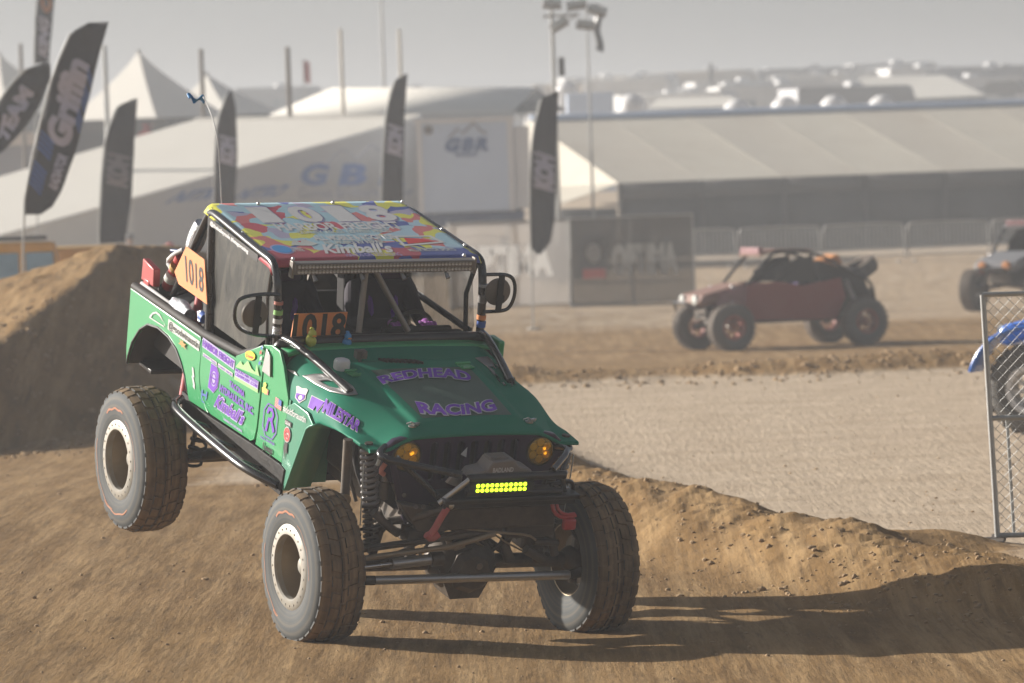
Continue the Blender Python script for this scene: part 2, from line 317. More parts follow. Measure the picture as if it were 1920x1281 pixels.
def curve_mesh(name, splines, bevel=0, ext=0, offset=0):
    """2-D outlines with holes -> mesh data lying in XY"""
    cu = bpy.data.curves.new(name, 'CURVE'); cu.dimensions = '2D'; cu.fill_mode = 'BOTH'; cu.extrude = ext; cu.bevel_depth = bevel; cu.bevel_resolution = 1; cu.offset = offset
    for sp in splines:
        q = cu.splines.new('POLY'); q.points.add(len(sp)-1); q.use_cyclic_u = True
        for i, (a, b) in enumerate(sp): q.points[i].co = (a, b, 0, 1)
    o = bpy.data.objects.new(name, cu); COL.objects.link(o); me = bpy.data.meshes.new_from_object(o); bpy.data.objects.remove(o); bpy.data.curves.remove(cu); return me
def plate(name, splines, fn, thick, mat, parent, bevel=.004):
    me = curve_mesh(name, splines, bevel, max(thick/2-bevel, .0005), -bevel)
    for v in me.vertices: v.co = fn(v.co.x, v.co.y, v.co.z)
    bm = bmesh.new(); bm.from_mesh(me); bmesh.ops.recalc_face_normals(bm, faces=bm.faces); bm.to_mesh(me); bm.free()
    me.materials.clear(); me.materials.append(M[mat]); me.set_sharp_from_angle(angle=radians(30))
    o = bpy.data.objects.new(name, me); COL.objects.link(o); o.parent = parent; return o
def flat_shape(name, splines, fn, mat, parent=None, cuts=0):
    """thin print: outlines in unit square mapped by fn(u, v)"""
    me = curve_mesh(name, splines); return finish_print(me, name, fn, mat, parent, cuts, False)
def finish_print(me, name, fn, mat, parent, cuts, norm, box=None, shear=0, warp=None):
    bm = bmesh.new(); bm.from_mesh(me)
    if norm:
        xs = [v.co.x for v in bm.verts]; ys = [v.co.y for v in bm.verts]
        if not xs: bm.free(); return None
        x0, x1 = min(xs), max(xs); y0, y1 = box if box else (min(ys), max(ys))
        for v in bm.verts: v.co.x = (v.co.x-x0)/(x1-x0); v.co.y = (v.co.y-y0)/(y1-y0); v.co.z = 0
    for i in range(1, cuts):
        for nrm in ((1, 0, 0), (0, 1, 0)):
            if nrm[1] and i > 5: continue
            k = i/cuts if nrm[0] else i/6
            bmesh.ops.bisect_plane(bm, geom=bm.verts[:]+bm.edges[:]+bm.faces[:], plane_co=Vector(nrm)*k, plane_no=nrm)
    for v in bm.verts:
        a, b = v.co.x, v.co.y; a += shear*b
        if warp: a, b = warp(a, b)
        v.co = fn(a, b)
    bm.to_mesh(me); bm.free(); me.materials.clear(); me.materials.append(M[mat])
    o = bpy.data.objects.new(name, me); COL.objects.link(o)
    if parent: o.parent = parent
    return o
def text(s, fn, mat, parent=None, name='lettering', bold=.0, shear=0, cuts=0, box=(0, .69), warp=None, space=1.0):
    cu = bpy.data.curves.new(name, 'FONT'); cu.body = s; cu.size = 1; cu.offset = bold; cu.resolution_u = 3; cu.space_character = space
    o = bpy.data.objects.new(name, cu); COL.objects.link(o); me = bpy.data.meshes.new_from_object(o); bpy.data.objects.remove(o); bpy.data.curves.remove(cu)
    return finish_print(me, name, fn, mat, parent, cuts, True, box, shear, warp)
# ================================================================== TERRAIN
def sstep(a, b, x): t = np.clip((x-a)/(b-a), 0, 1); return t*t*(3-2*t)
def vnoise(x, y, seed=0):
    xi = np.floor(x).astype(np.int64); yi = np.floor(y).astype(np.int64); xf = x-xi; yf = y-yi
    def h(a, b):
        n = (a*374761393 + b*668265263 + seed*974634777) & 0xffffffff
        n = ((n ^ (n >> 13))*1274126177) & 0xffffffff; n = n ^ (n >> 16); return (n & 0xffff)/65535.0
    u = xf*xf*(3-2*xf); v = yf*yf*(3-2*yf)
    return (h(xi, yi)*(1-u)+h(xi+1, yi)*u)*(1-v)+(h(xi, yi+1)*(1-u)+h(xi+1, yi+1)*u)*v
def fbm(x, y, oct=4, seed=0, rough=.5):
    s = 0; a = 1; t = 0
    for i in range(oct): s = s+a*(vnoise(x*2**i, y*2**i, seed+i)-.5); t += a; a *= rough
    return s/t
CREST = [(-1.2, 62), (-.2, 50), (.47, 42), (1.21, 38), (2.54, 33.2), (3.4, 31.3), (5.0, 29.2), (9, 25)]
def berm_d(x, y):
    """signed distance to the crest of the low berm on the right: negative on the track side"""
    best = np.full(np.shape(x), 1e9); sg = np.zeros(np.shape(x)); tt = np.zeros(np.shape(x))
    for i, ((ax, ay), (bx, by)) in enumerate(zip(CREST[:-1], CREST[1:])):
        dx, dy = bx-ax, by-ay; l2 = dx*dx+dy*dy
        t = np.clip(((x-ax)*dx+(y-ay)*dy)/l2, 0, 1); px, py = ax+t*dx, ay+t*dy
        d = np.hypot(x-px, y-py); c = dx*(y-py)-dy*(x-px)
        m = d < best; best = np.where(m, d, best); sg = np.where(m, np.sign(c), sg); tt = np.where(m, i+t, tt)
    return best*sg, tt
def height(x, y, fine=True):
    x = np.asarray(x, float); y = np.asarray(y, float)
    z = -.75*sstep(62, 92, y) + .35*sstep(108, 140, y) + .0275*np.clip(y-172, 0, 230)
    z = z + .045*np.clip(.4-x, 0, 5)*sstep(50, 40, y)*sstep(10, 24, y)
    d, t = berm_d(x, y)
    hb = np.interp(t, [0, 1, 2, 3, 4, 5, 7], [.12, .22, .32, .37, .25, .20, .22])
    wob = 1+.5*fbm(x*1.3, y*.5, 3, 11)
    berm = hb*wob*np.where(d < 0, np.exp(-(np.abs(d)/.72)**2.6), np.exp(-(d/.45)**2))
    z = z + berm
    z = z + .17*wob*np.exp(-((x-2.95)/.55)**2-((y-34.8)/1.0)**2) + .10*wob*np.exp(-((x-3.7)/.5)**2-((y-33.6)/.9)**2); berm = berm + .10*np.exp(-((x-3.1)/.8)**2-((y-34.5)/1.4)**2)
    # far low ridge along the other leg of the track
    yr = 64 + .12*x + 1.2*fbm(x*.25, x*0, 2, 5)
    ridge = (.16+.25*fbm(x*.5, y*.1, 3, 9))*np.exp(-((y-yr)/1.2)**2)
    z = z + np.where(x > -3, ridge, 0)
    z = z + (.35+.5*fbm(x*.3, y*0, 2, 15))*np.exp(-((y-107-.25*x)/2.2)**2)*sstep(9, 4, x)*(y > 90)
    # big berm at the left
    by = y+.5*fbm(x*.7, y*.35, 3, 8); dl = (-5.59+.229*(by-53)-x)*.975; wb = .10*fbm(x*.9, y*.5, 3, 4)
    face = 1.05*dl; topz = 1.05+.097*(np.minimum(y, 64)-56)+.255*(x+5.9)+wb
    topz = np.maximum(np.minimum(topz, 2.0+wb), .15)*sstep(74, 66, y)*sstep(-40, -12, x)
    k_ = .16; mm = np.clip(.5+.5*(topz-face)/k_, 0, 1); mound = np.where(x < -1, topz*(1-mm)+face*mm-k_*mm*(1-mm), 0); mound = np.clip(mound, 0, None)*sstep(49.5, 53, y)*(y > 49.5)
    m = np.clip(mound/.5, 0, 1); z = z*(1-m*.0)+mound
    rough = .012 + .075*np.clip(berm/.3, 0, 1)*np.where(d < .4, 1, .6) + .05*np.clip(ridge/.1, 0, 1) + .05*m
    rough = np.where(y > 120, .03, rough)
    z = z + rough*(fbm(x*1.8, y*1.8, 3, 21, .6) + (.8*fbm(x*7, y*7, 3, 31, .6) if fine else 0))
    # ruts pressed into the track
    tr = sstep(-.5, -1.1, d)*sstep(47, 42, y)
    z = z + tr*.03*fbm((x*.8+y*.25)*1.6, (y-x)*.25, 3, 41)
    zone = np.clip(tr + np.clip(berm/.12, 0, 1)*.95 + np.clip(ridge/.08, 0, 1)*.75 + m*.85 + sstep(66.5, 69, y)*sstep(106, 99, y)*.85*(x > -6) + .42*sstep(99, 106, y)*sstep(160, 150, y), 0, 1)
    zone = np.maximum(zone, .9*sstep(-2.0, -3.6, x)*sstep(38, 44, y)*sstep(64, 58, y))
    return z, zone
def gz(x, y): return float(height(np.array([x]), np.array([y]), False)[0][0])
def ground():
    th = np.concatenate([np.linspace(-pi, -.5, 26)[:-1], np.linspace(-.5, -.128, 24)[:-1], np.linspace(-.128, .128, 620), np.linspace(.128, .5, 24)[1:], np.linspace(.5, pi, 26)[1:-1]])
    r = np.concatenate([np.linspace(.4, 22, 14)[:-1], 22*(80/22)**np.linspace(0, 1, 760)[:-1], 80*(900/80)**np.linspace(0, 1, 170)])
    R, T = np.meshgrid(r, th, indexing='ij'); X = R*np.sin(T); Y = R*np.cos(T)
    Z, zone = height(X, Y); nr, nc = X.shape
    v = np.stack([X, Y, Z], -1).reshape(-1, 3)
    i = np.arange(nr-1)[:, None]*nc; j = np.arange(nc)[None, :]; j2 = (j+1) % nc
    f = np.stack([i+j, i+nc+j, i+nc+j2, i+j2], -1).reshape(-1, 4)
    me = bpy.data.meshes.new('ground'); me.vertices.add(len(v)); me.vertices.foreach_set('co', v.ravel())
    me.loops.add(f.size); me.loops.foreach_set('vertex_index', f.ravel().astype(np.int32))
    me.polygons.add(len(f)); me.polygons.foreach_set('loop_start', np.arange(0, f.size, 4, dtype=np.int32))
    me.update(calc_edges=True); me.polygons.foreach_set('use_smooth', [True]*len(f))
    a = me.attributes.new('damp', 'FLOAT', 'POINT'); a.data.foreach_set('value', zone.ravel().astype(np.float32))
    m, t, b = nodes('desert_dirt'); N = t.nodes.new; L = t.links.new
    at = N('ShaderNodeAttribute'); at.attribute_name = 'damp'; ge = N('ShaderNodeNewGeometry')
    def noise(scale, det=6, stretch=None, rot=0, ro=.6):
        n = N('ShaderNodeTexNoise'); n.inputs['Scale'].default_value = scale; n.inputs['Detail'].default_value = det; n.inputs['Roughness'].default_value = ro
        mp = N('ShaderNodeMapping'); mp.inputs['Rotation'].default_value = (0, 0, rot); mp.inputs['Scale'].default_value = stretch or (1, 1, 1); L(ge.outputs['Position'], mp.inputs[0]); L(mp.outputs[0], n.inputs['Vector']); return n.outputs['Fac']
    def mix(f_, a_, b_):
        x = N('ShaderNodeMix'); x.data_type = 'RGBA'
        for k, q in ((0, f_), (6, a_), (7, b_)):
            if isinstance(q, tuple): x.inputs[k].default_value = (*q, 1)
            elif isinstance(q, float): x.inputs[k].default_value = q
            else: L(q, x.inputs[k])
        return x.outputs[2]
    def rng(i_, a_, b_, c_=0., d_=1.):
        x = N('ShaderNodeMapRange'); L(i_, x.inputs[0])
        for k, q in zip((1, 2, 3, 4), (a_, b_, c_, d_)): x.inputs[k].default_value = q
        return x.outputs[0]
    pale = mix(rng(noise(1.2, 8), .35, .7), (.41, .318, .225), (.52, .42, .31))
    pale = mix(rng(noise(9, 6), .5, .75, 0, .35), pale, (.30, .23, .16))
    pale = mix(rng(noise(1.0, 5, (.35, 2.2, 1), .15), .52, .72, 0, .4), pale, (.60, .50, .38))
    damp = mix(rng(noise(1.5, 8, (1.6, .5, 1), radians(-9.8)), .35, .68), (.17, .098, .036), (.28, .172, .072))
    damp = mix(rng(noise(1.1, 7, (5.0, .22, 1), radians(-9.8), .72), .46, .64, 0, .8), damp, (.37, .245, .12))
    damp = mix(rng(noise(4.2, 7, (4.2, .25, 1), radians(-9.8), .72), .52, .72, 0, .6), damp, (.105, .068, .036))
    pale = mix(rng(noise(4.0, 6, (3.0, .3, 1), radians(-9.8), .7), .5, .72, 0, .35), pale, (.30, .235, .165))
    damp = mix(rng(noise(30, 4), .55, .75, 0, .35), damp, (.10, .066, .036))
    ad = N('ShaderNodeMath'); ad.operation = 'MULTIPLY_ADD'; ad.inputs[1].default_value = .7; L(noise(2.5, 5), ad.inputs[0]); L(at.outputs['Fac'], ad.inputs[2])
    L(mix(rng(ad.outputs[0], .62, 1.0), pale, damp), b.inputs['Base Color']); b.inputs['Roughness'].default_value = .95; b.inputs['Specular IOR Level'].default_value = .15
    bp = N('ShaderNodeBump'); bp.inputs['Strength'].default_value = .5; bp.inputs['Distance'].default_value = .03
    ad2 = N('ShaderNodeMath'); ad2.operation = 'ADD'; L(noise(14, 8, None, 0, .7), ad2.inputs[0]); L(noise(4.5, 6, (4.0, .3, 1), radians(-9.8)), ad2.inputs[1]); L(ad2.outputs[0], bp.inputs['Height']); L(bp.outputs[0], b.inputs['Normal'])
    me.materials.append(m); o = bpy.data.objects.new('ground', me); COL.objects.link(o); tag(o, kind='structure'); o['label'] = 'brown churned dirt race track and pale dusty desert flat'
    return m
DIRT = ground()
def stones():
    rnd = random.Random(3); mb = MB()
    ico = bmesh.new(); bmesh.ops.create_icosphere(ico, subdivisions=1, radius=1); V = [v.co.copy() for v in ico.verts]; Fc = [tuple(v.index for v in f.verts) for f in ico.faces]; ico.free()
    spots = []
    for _ in range(1500):                                   # clods along the berm
        k = rnd.random()*5.2; i = int(k); t = k-i; (ax, ay), (bx, by) = CREST[min(i+1, 6)], CREST[min(i+2, 7)]
        o_ = rnd.gauss(-.45, .65); spots.append((ax+(bx-ax)*t+o_*.9, ay+(by-ay)*t+o_*.5, abs(rnd.gauss(0, .010))+.004))
    for _ in range(1500): y = 24+rnd.random()**1.3*45; spots.append(((rnd.random()-.5)*y*.26, y, abs(rnd.gauss(0, .006))+.004))
    for _ in range(900): spots.append((rnd.uniform(-3, 9), 64+rnd.gauss(0, 1.2), abs(rnd.gauss(0, .02))+.008))
    for _ in range(500): spots.append((rnd.uniform(-8, -3.7), rnd.uniform(51, 60), abs(rnd.gauss(0, .02))+.008))
    A = np.array(spots); Z = height(A[:, 0], A[:, 1])[0]
    for (x, y, s), z in zip(spots, Z):
        R = Matrix.Rotation(rnd.random()*6, 3, 'Z') @ Matrix.Diagonal((s*rnd.uniform(.7, 1.4), s*rnd.uniform(.7, 1.2), s*rnd.uniform(.5, .9))); c = Vector((x, y, float(z)+s*.2))
        mb.add([c + R @ (v*rnd.uniform(.8, 1.15)) for v in V], Fc)
    o = mb.build('loose_dirt_clods', pmat('clod_dirt', (.38, .265, .155), .95, 0, .3, scale=3, var=.25, spec=.1), smooth=False, fix=False)
    tag(o, 'loose dirt clods and small stones strewn over the berm and track', 'dirt clods', kind='stuff')
stones()
# ================================================================== THE RACE TRUCK (number 1018)
YAW, BPT, BRL = radians(26.5), radians(16.3), radians(-1.3)
RJ = Matrix.Rotation(YAW-pi/2, 3, 'Z') @ Matrix.Rotation(BPT, 3, 'Y') @ Matrix.Rotation(BRL, 3, 'X')
TJ = P(889.5, 851, 29.7)                     # the point between the headlights = local origin; X forward, Y to the truck's left, Z up
B0 = Vector((-1.35, 0, -1.2))
def J(px, py, ax, val):                      # a pixel carried onto a plane of the truck
    o = RJ.transposed() @ (CAMP-TJ); d = RJ.transposed() @ ray(px, py); t = (val-o[ax])/d[ax]; return o+d*t
def jmat(p, R=None): return Matrix.Translation(TJ + RJ @ Vector(p)) @ (RJ @ (R or Matrix.Identity(3))).to_4x4()
truck = empty('race_truck', (0, 0, 0)); truck.matrix_world = jmat(B0)
tag(truck, 'green and dark purple off-road race truck number 1018 landing nose down', 'race truck')
Vv = Vector
def mir(p): return (p[0], -p[1], p[2])
# --- hood surface
def lerp(a, b, t): return a+(b-a)*t
def hood_cs(X):
    t = max(0., min(1., (X+1.28)/1.28))
    zt = lerp(.292, .152, t) - .015*max(0, (t-.93)/.07)**2 + .012*sin(pi*t)
    wt = lerp(.56, .425, t); wl = lerp(.765, .715, t**2)
    zl = float(np.interp(X, [-1.28, -1.0, -.8, -.66, -.45, -.2, 0], [-.02, -.05, -.06, .006, .035, .055, .052]))
    return t, zt, wt, wl, zl
def hood(X, q, off=0.0):
    def raw(X, q):
        t, zt, wt, wl, zl = hood_cs(X); a = abs(q); sg = 1 if q >= 0 else -1
        if a <= .55:
            Y = a/.55*wt; wd = lerp(.45, .36, t); z = zt
            e = 1/(1+math.exp((Y-wd)/.008)) * (1/(1+math.exp(-(X+1.02)/.012))) * (1/(1+math.exp((X+.10)/.012)))
            z += .024*e - .012*(Y/wt)**2
        else:
            s = (a-.55)/.45; th = s*pi/2
            Ya = wt+(wl-wt)*sin(th)**.9; za = zl+(zt-.012-zl)*cos(th)**.85 if th < pi/2 else zl
            s1 = min(1, s/.6); Yb = lerp(wt, wt+.56*(wl-wt), s1) if s < .6 else lerp(wt+.56*(wl-wt), wl, (s-.6)/.4)
            zb = lerp(zt-.012, zl+.004, s1**1.25) if s < .6 else lerp(zl+.004, zl, (s-.6)/.4)
            k = max(0., min(1., (X+.62)/.55)); k = k*k*(3-2*k); Y = lerp(Ya, Yb, k); z = lerp(za, zb, k)
        return Vv((X, sg*Y, z))
    p = raw(X, q)
    if off:
        du = raw(X+.004, q)-raw(X-.004, q); dv = raw(X, min(1, q+.01))-raw(X, max(-1, q-.01)); n = du.cross(dv)
        if n.z < 0 and abs(q) < .9: n = -n
        if abs(q) >= .9 and n.y*q < 0: n = -n
        n.normalize(); p = p+n*off
    return p
def hx(i): return -1.28+1.28*(1-(1-i)**1.15)
mb = MB(); mb.grid(lambda u, v: hood(hx(u), -1+2*v), 90, 150)
hood_o = mb.build('hood', 'teal', truck, angle=70, fix=True); q_ = hood_o.modifiers.new('t', 'SOLIDIFY'); q_.thickness = .022; q_.offset = -1 if hood_o.data.polygons[100].normal.z > 0 else 1
# hood front lip rolled down
mb = MB(); mb.tube([hood(-.004, -1+2*k/60, 0)-Vv((0, 0, .012)) for k in range(61)], .012, 6); mb.build('hood_lip', 'teal', hood_o)
# satin wrap panel on the raised dome; sun sheen put into its grey-green
mb = MB(); mb.grid(lambda u, v: hood(lerp(-.86, -.15, u), (lerp(-.80, .80, v))*lerp(.45, .375, (u*.71+.42)/1.28)/hood_cs(lerp(-.86, -.15, u))[2]*.55, .0016), 60, 40)
mb.build('hood_wrap', 'wrap', hood_o)
def hoodq(X, Y): return Y/hood_cs(X)[2]*.55
def htop(X, Y, off=.003): return hood(X, hoodq(X, Y), off)
# surface lookup: where the line of sight of a photo pixel meets the hood
_X = np.linspace(-1.275, -.004, 150); _Q = np.linspace(-1, 1, 201); _RCt = RC.transposed()
def prj(p): v = _RCt @ (TJ + RJ @ p - CAMP); return (CX+F*v.x/-v.z, CY-F*v.y/-v.z)
_T = np.array([[prj(hood(x, q)) for q in _Q] for x in _X])
def hpx(px, py):
    k = int(np.argmin((_T[..., 0]-px)**2+(_T[..., 1]-py)**2)); x, q = _X[k//201], _Q[k % 201]
    for _ in range(3):
        a = prj(hood(x, q)); ex, ey = px-a[0], py-a[1]; b = prj(hood(x+.003, q)); c = prj(hood(x, q+.003 if q < .99 else q-.003)); sq = 1 if q < .99 else -1
        m11, m21, m12, m22 = (b[0]-a[0])/.003, (b[1]-a[1])/.003, (c[0]-a[0])/.003*sq, (c[1]-a[1])/.003*sq; det = m11*m22-m12*m21
        if abs(det) < 1e-3: break
        x += max(-.02, min(.02, (m22*ex-m12*ey)/det)); q += max(-.02, min(.02, (-m21*ex+m11*ey)/det)); x = max(-1.279, min(-.001, x)); q = max(-.998, min(.998, q))
    return x, q
def bez(p0, pm, p1, t): return tuple(a*(1-t)*(1-2*t)+4*m*t*(1-t)+b*t*(2*t-1) for a, m, b in zip(p0, pm, p1))
def HP(bl, bm_, br, tl, tm, tr, off=.0035):
    def fn(a, b):
        p = bez(bl, bm_, br, a); q = bez(tl, tm, tr, a); x, qq = hpx(lerp(p[0], q[0], b), lerp(p[1], q[1], b)); return hood(x, qq, off)
    return fn
def HQ(bl, br, tl, tr, off=.0035): mid = lambda p, q: ((p[0]+q[0])/2, (p[1]+q[1])/2); return HP(bl, mid(bl, br), br, tl, mid(tl, tr), tr, off)
for nm, pts in (('REDHEAD', ((717, 722), (800, 709), (885, 717), (706, 710), (797, 694), (879, 701))), ('RACiNG', ((787, 776), (860, 779), (932, 770), (778, 756), (857, 761), (922, 751)))):
    text(nm, HP(*pts, off=.0078), 'white', hood_o, 'lettering_outline', bold=.085, cuts=26); text(nm, HP(*pts, off=.0098), 'vinylpurple', hood_o, 'lettering', bold=.038, cuts=26)
# catches, hinges, vent louvres, puck antenna
mb = MB()
for k in range(9):
    c = htop(-.985+k*.006, -.20+k*.028); mb.box(c+Vv((0, 0, .006)), (.07, .007, .016), Matrix.Rotation(radians(35), 3, 'Z'))
mb.build('louvre', 'ink', hood_o)
def catch(x, y):
    mb = MB(); c = htop(x, y, 0); mb.lathe([(.026, 0), (.026, .008), (.012, .012), (.012, .02), (0, .02)], 16, c, 'Z'); mb.box(c+Vv((.005, .02, .018)), (.02, .05, .012), Matrix.Rotation(.4, 3, 'Z')); mb.tube([c+Vv((-.02, -.03, .012)), c+Vv((0, -.01, .03)), c+Vv((.02, .03, .012))], .005, 6)
    return mb.build('hood_catch', 'brightmetal', hood_o)
catch(*(lambda v: (v.x, v.y))(hood(*hpx(773, 800)))); catch(*(lambda v: (v.x, v.y))(hood(*hpx(992, 792))))
def hinge(x, y):
    mb = MB(); c = htop(x, y, .004); mb.box(c, (.10, .085, .008), Matrix.Rotation(.15, 3, 'Z')); mb.tube([c+Vv((-.03, -.05, .01)), c+Vv((-.03, .05, .01))], .008, 8)
    for a in (-.03, .03): mb.lathe([(.008, 0), (.008, .01), (0, .012)], 8, c+Vv((.03, a, 0)), 'Z')
    return mb.build('hood_hinge', 'green', hood_o)
hq = lambda px, py: (lambda v: (v.x, v.y))(hood(*hpx(px, py)))
hinge(*hq(664, 701)); hinge(*hq(871, 687))
mb = MB(); c = hood(*hpx(640, 691)); mb.lathe([(.050, -.01), (.052, .01), (.052, .045), (.046, .058), (.03, .064), (0, .066)], 28, c, 'Z'); mb.build('gps_puck', 'whiteplastic', truck)
mb = MB(); c = htop(-1.05, -.33, 0); mb.box(c+Vv((0, 0, .05)), (.05, .07, .05)); mb.tube([c, c+Vv((0, 0, .05))], .012, 8); mb.lathe([(.018, 0), (.018, .02), (0, .02)], 12, c+Vv((.025, .01, .055)), 'X'); mb.build('action_camera', 'greymetal', truck)
# silver plates where the front cage tubes land + the tubes
for sg in (-1, 1):
    pp = [(568, 706), (590, 703), (614, 703), (642, 712), (662, 727), (671, 741), (652, 743), (620, 736), (592, 722)] if sg < 0 else [(891, 673), (913, 671), (942, 690), (963, 710), (967, 722), (955, 727), (940, 722), (926, 705), (913, 689)]
    ctr = (620, 722) if sg < 0 else (931, 700)
    pend = hood(*hpx(*((656, 738) if sg < 0 else (957, 719))), .012)
    def ringp(u, v):
        k = v*9; i = int(k) % 9; t = k-int(k); p, q = pp[i], pp[(i+1) % 9]; x, y = p[0]+(q[0]-p[0])*t, p[1]+(q[1]-p[1])*t; r = lerp(.38, 1, u); return hood(*hpx(ctr[0]+(x-ctr[0])*r, ctr[1]+(y-ctr[1])*r), .007)
    m_ = MB(); m_.grid(ringp, 5, 36); m_.build('tube_landing_plate', 'alu', truck, solid=.006)
    m_ = MB(); m_.tube(smooth_path([(-1.46, sg*.70, .285), (-1.38, sg*.69, .335), Vv((-1.38, sg*.69, .335)).lerp(pend, .5)+Vv((0, 0, .015)), pend], 1), .026, 12); m_.build('cage_front_tube', 'gloss', truck)
# --- side panels
def SP(sg, off=0.0): return lambda a, b, z: Vv((a, sg*(.762+off+z), b))
quarter = [(-3.735, -.045), (-2.525, -.012), (-2.492, -.05), (-2.488, -.25), (-2.45, -.345), (-2.33, -.435), (-2.28, -.455), (-2.575, -.472), (-2.61, -.47), (-2.645, -.43), (-2.71, -.335), (-2.78, -.27), (-2.88, -.207), (-3.03, -.168), (-3.21, -.160), (-3.385, -.19), (-3.51, -.265), (-3.62, -.39), (-3.675, -.50), (-3.69, -.565), (-3.715, -.45), (-3.725, -.2)]
door = [(-2.480, -.012), (-1.935, .03), (-1.93, .045), (-1.55, .235), (-1.508, .21), (-1.508, -.30), (-1.53, -.385), (-1.58, -.412), (-2.225, -.447), (-2.32, -.43), (-2.425, -.34), (-2.468, -.245), (-2.476, -.06)]
cowl = [(-1.545, .24), (-1.42, .275), (-1.30, .275), (-1.22, .20), (-1.10, .02), (-1.10, -.40), (-1.52, -.415), (-1.502, -.30), (-1.502, .21)]
fend = [(-1.097, -.02), (-1.097, -.405), (-1.06, -.555), (-1.02, -.55), (-.80, -.075), (-.76, -.045), (-.70, -.02), (-.80, .03), (-1.0, .03)]
rock = [(-2.70, -.49), (-2.575, -.477), (-2.25, -.462), (-1.57, -.422), (-1.10, -.408), (-1.03, -.42), (-1.055, -.60), (-1.66, -.595), (-2.19, -.605), (-2.60, -.63)]
for sg in (-1, 1):
    for nm, pts, mt, off in (('quarter_panel', quarter, 'green', 0), ('door_panel', door, 'green', .006), ('cowl_side', cowl, 'green', 0), ('fender_side', fend, 'fgreen', .002), ('rocker_panel', rock, 'rocker', .012)):
        o = plate(nm, [pts], SP(sg, off), .02, mt, truck, .004)
        if sg < 0 and nm == 'door_panel': door_o = o
        if sg < 0 and nm == 'quarter_panel': quarter_o = o
        if sg < 0 and nm == 'cowl_side': cowl_o = o
        if sg < 0 and nm == 'fender_side': fend_o = o
    # arch lip, rear arch edge
    m_ = MB(); m_.tube([(-3.69, sg*.765, -.56), (-3.675, sg*.768, -.50), (-3.62, sg*.772, -.39), (-3.51, sg*.772, -.265), (-3.385, sg*.772, -.192), (-3.21, sg*.772, -.162), (-3.03, sg*.772, -.170), (-2.88, sg*.772, -.209), (-2.78, sg*.772, -.272), (-2.71, sg*.77, -.337), (-2.645, sg*.768, -.432)], .009, 6); m_.build('arch_lip', 'black', truck)
    # fender inner return flange that follows the arch
    m_ = MB(); pth = [(-1.055, -.555), (-1.02, -.55), (-.80, -.075), (-.755, -.043), (-.66, 0)]
    for (a, b), (c_, d_) in zip(pth[:-1], pth[1:]): m_.add([(a, sg*.775, b), (c_, sg*.775, d_), (c_, sg*.60, d_), (a, sg*.60, b)], [(0, 1, 2, 3)])
    m_.build('fender_return', 'fgreen', truck, solid=.012)
    # rock slider: bar and outriggers
    m_ = MB(); m_.tube(smooth_path([(-2.72, sg*.78, -.50), (-2.55, sg*.90, -.475), (-2.40, sg*.93, -.485), (-1.45, sg*.93, -.500), (-1.25, sg*.90, -.505), (-1.08, sg*.79, -.54)], 2), .030, 12)
    for x in (-2.25, -1.85, -1.42): m_.tube([(x, sg*.93, -.49), (x+.06, sg*.76, -.54)], .022, 10)
    m_.build('rock_slider', 'gloss', truck)
    # black tub rail
    m_ = MB(); m_.tube([(-3.73, sg*.745, -.03), (-2.5, sg*.745, .01), (-1.93, sg*.735, .055), (-1.56, sg*.725, .21)], .03, 10); m_.build('tub_rail', 'mattblack', truck)
# structure inside: floor, firewall, engine bay, bed, frame
m_ = MB(); m_.box((-1.95, 0, -.50), (1.75, 1.46, .04)); m_.box((-1.30, 0, -.10), (.04, 1.44, .72)); m_.box((-2.62, 0, -.12), (.04, 1.44, .75)); m_.build('floor_and_firewall', 'mattblack', truck)
m_ = MB(); m_.box((-3.15, 0, -.08), (1.05, 1.0, .04)); m_.box((-3.68, 0, -.12), (.04, 1.46, .16)); m_.box((-2.95, 0, .06), (.5, .62, .30)); m_.build('rear_bed', 'mattblack', truck, bevel=.01)
m_ = MB(); m_.box((-.68, 0, -.12), (.95, .62, .42)); m_.box((-.62, 0, -.36), (.6, .36, .2)); m_.box((-.95, .36, -.1), (.4, .22, .3)); m_.box((-.95, -.40, -.2), (.4, .16, .4)); m_.build('engine', 'oily', truck, bevel=.03)
for sg in (-1, 1):
    m_ = MB(); m_.beam((-3.6, sg*.42, -.40), (.02, sg*.42, -.42), .06, .12); m_.build('frame_rail', 'oily', truck, bevel=.008)
    m_ = MB(); m_.grid(lambda u, v, sg=sg: Vv((lerp(-1.1, -.1, u), sg*(.44+.10*v), lerp(-.40, .02, v))), 2, 2); m_.build('inner_fender', 'mattblack', truck, solid=.01)
# firewall skirt in green seen through the front arch
for sg in (-1, 1): m_ = MB(); m_.box((-1.075, sg*.62, -.25), (.02, .30, .55)); m_.build('inner_cowl', 'fgreen', truck)
# cowl + windshield frame + dashboard
m_ = MB(); m_.grid(lambda u, v: Vv((lerp(-1.44, -1.27, u), lerp(-.72, .72, v), lerp(.288, .284, u)-.03*abs(2*v-1)**6)), 4, 30); m_.build('cowl_top', 'green', truck, solid=.02)
m_ = MB(); m_.tube(smooth_path([(-1.46, -.72, .22), (-1.42, -.71, .285), (-1.40, -.6, .300), (-1.40, .6, .300), (-1.42, .71, .285), (-1.46, .72, .22)], 2), .037, 12); m_.build('windshield_base_bar', 'black', truck)
m_ = MB(); m_.box((-1.56, 0, .20), (.26, 1.36, .14)); m_.box((-1.66, .35, .25), (.05, .5, .10)); m_.build('dashboard', 'mattblack', truck, bevel=.02)
mb = MB(); mb.prism([(-.655, .280), (-.29, .275), (-.275, .472), (-.640, .468)], lambda a, b, d: Vv((-1.46+d, a+.02, b)), .012)
npl = mb.build('race_number_plate', 'orange', truck); npl['label'] = 'orange number board reading 1018 behind the windshield opening'
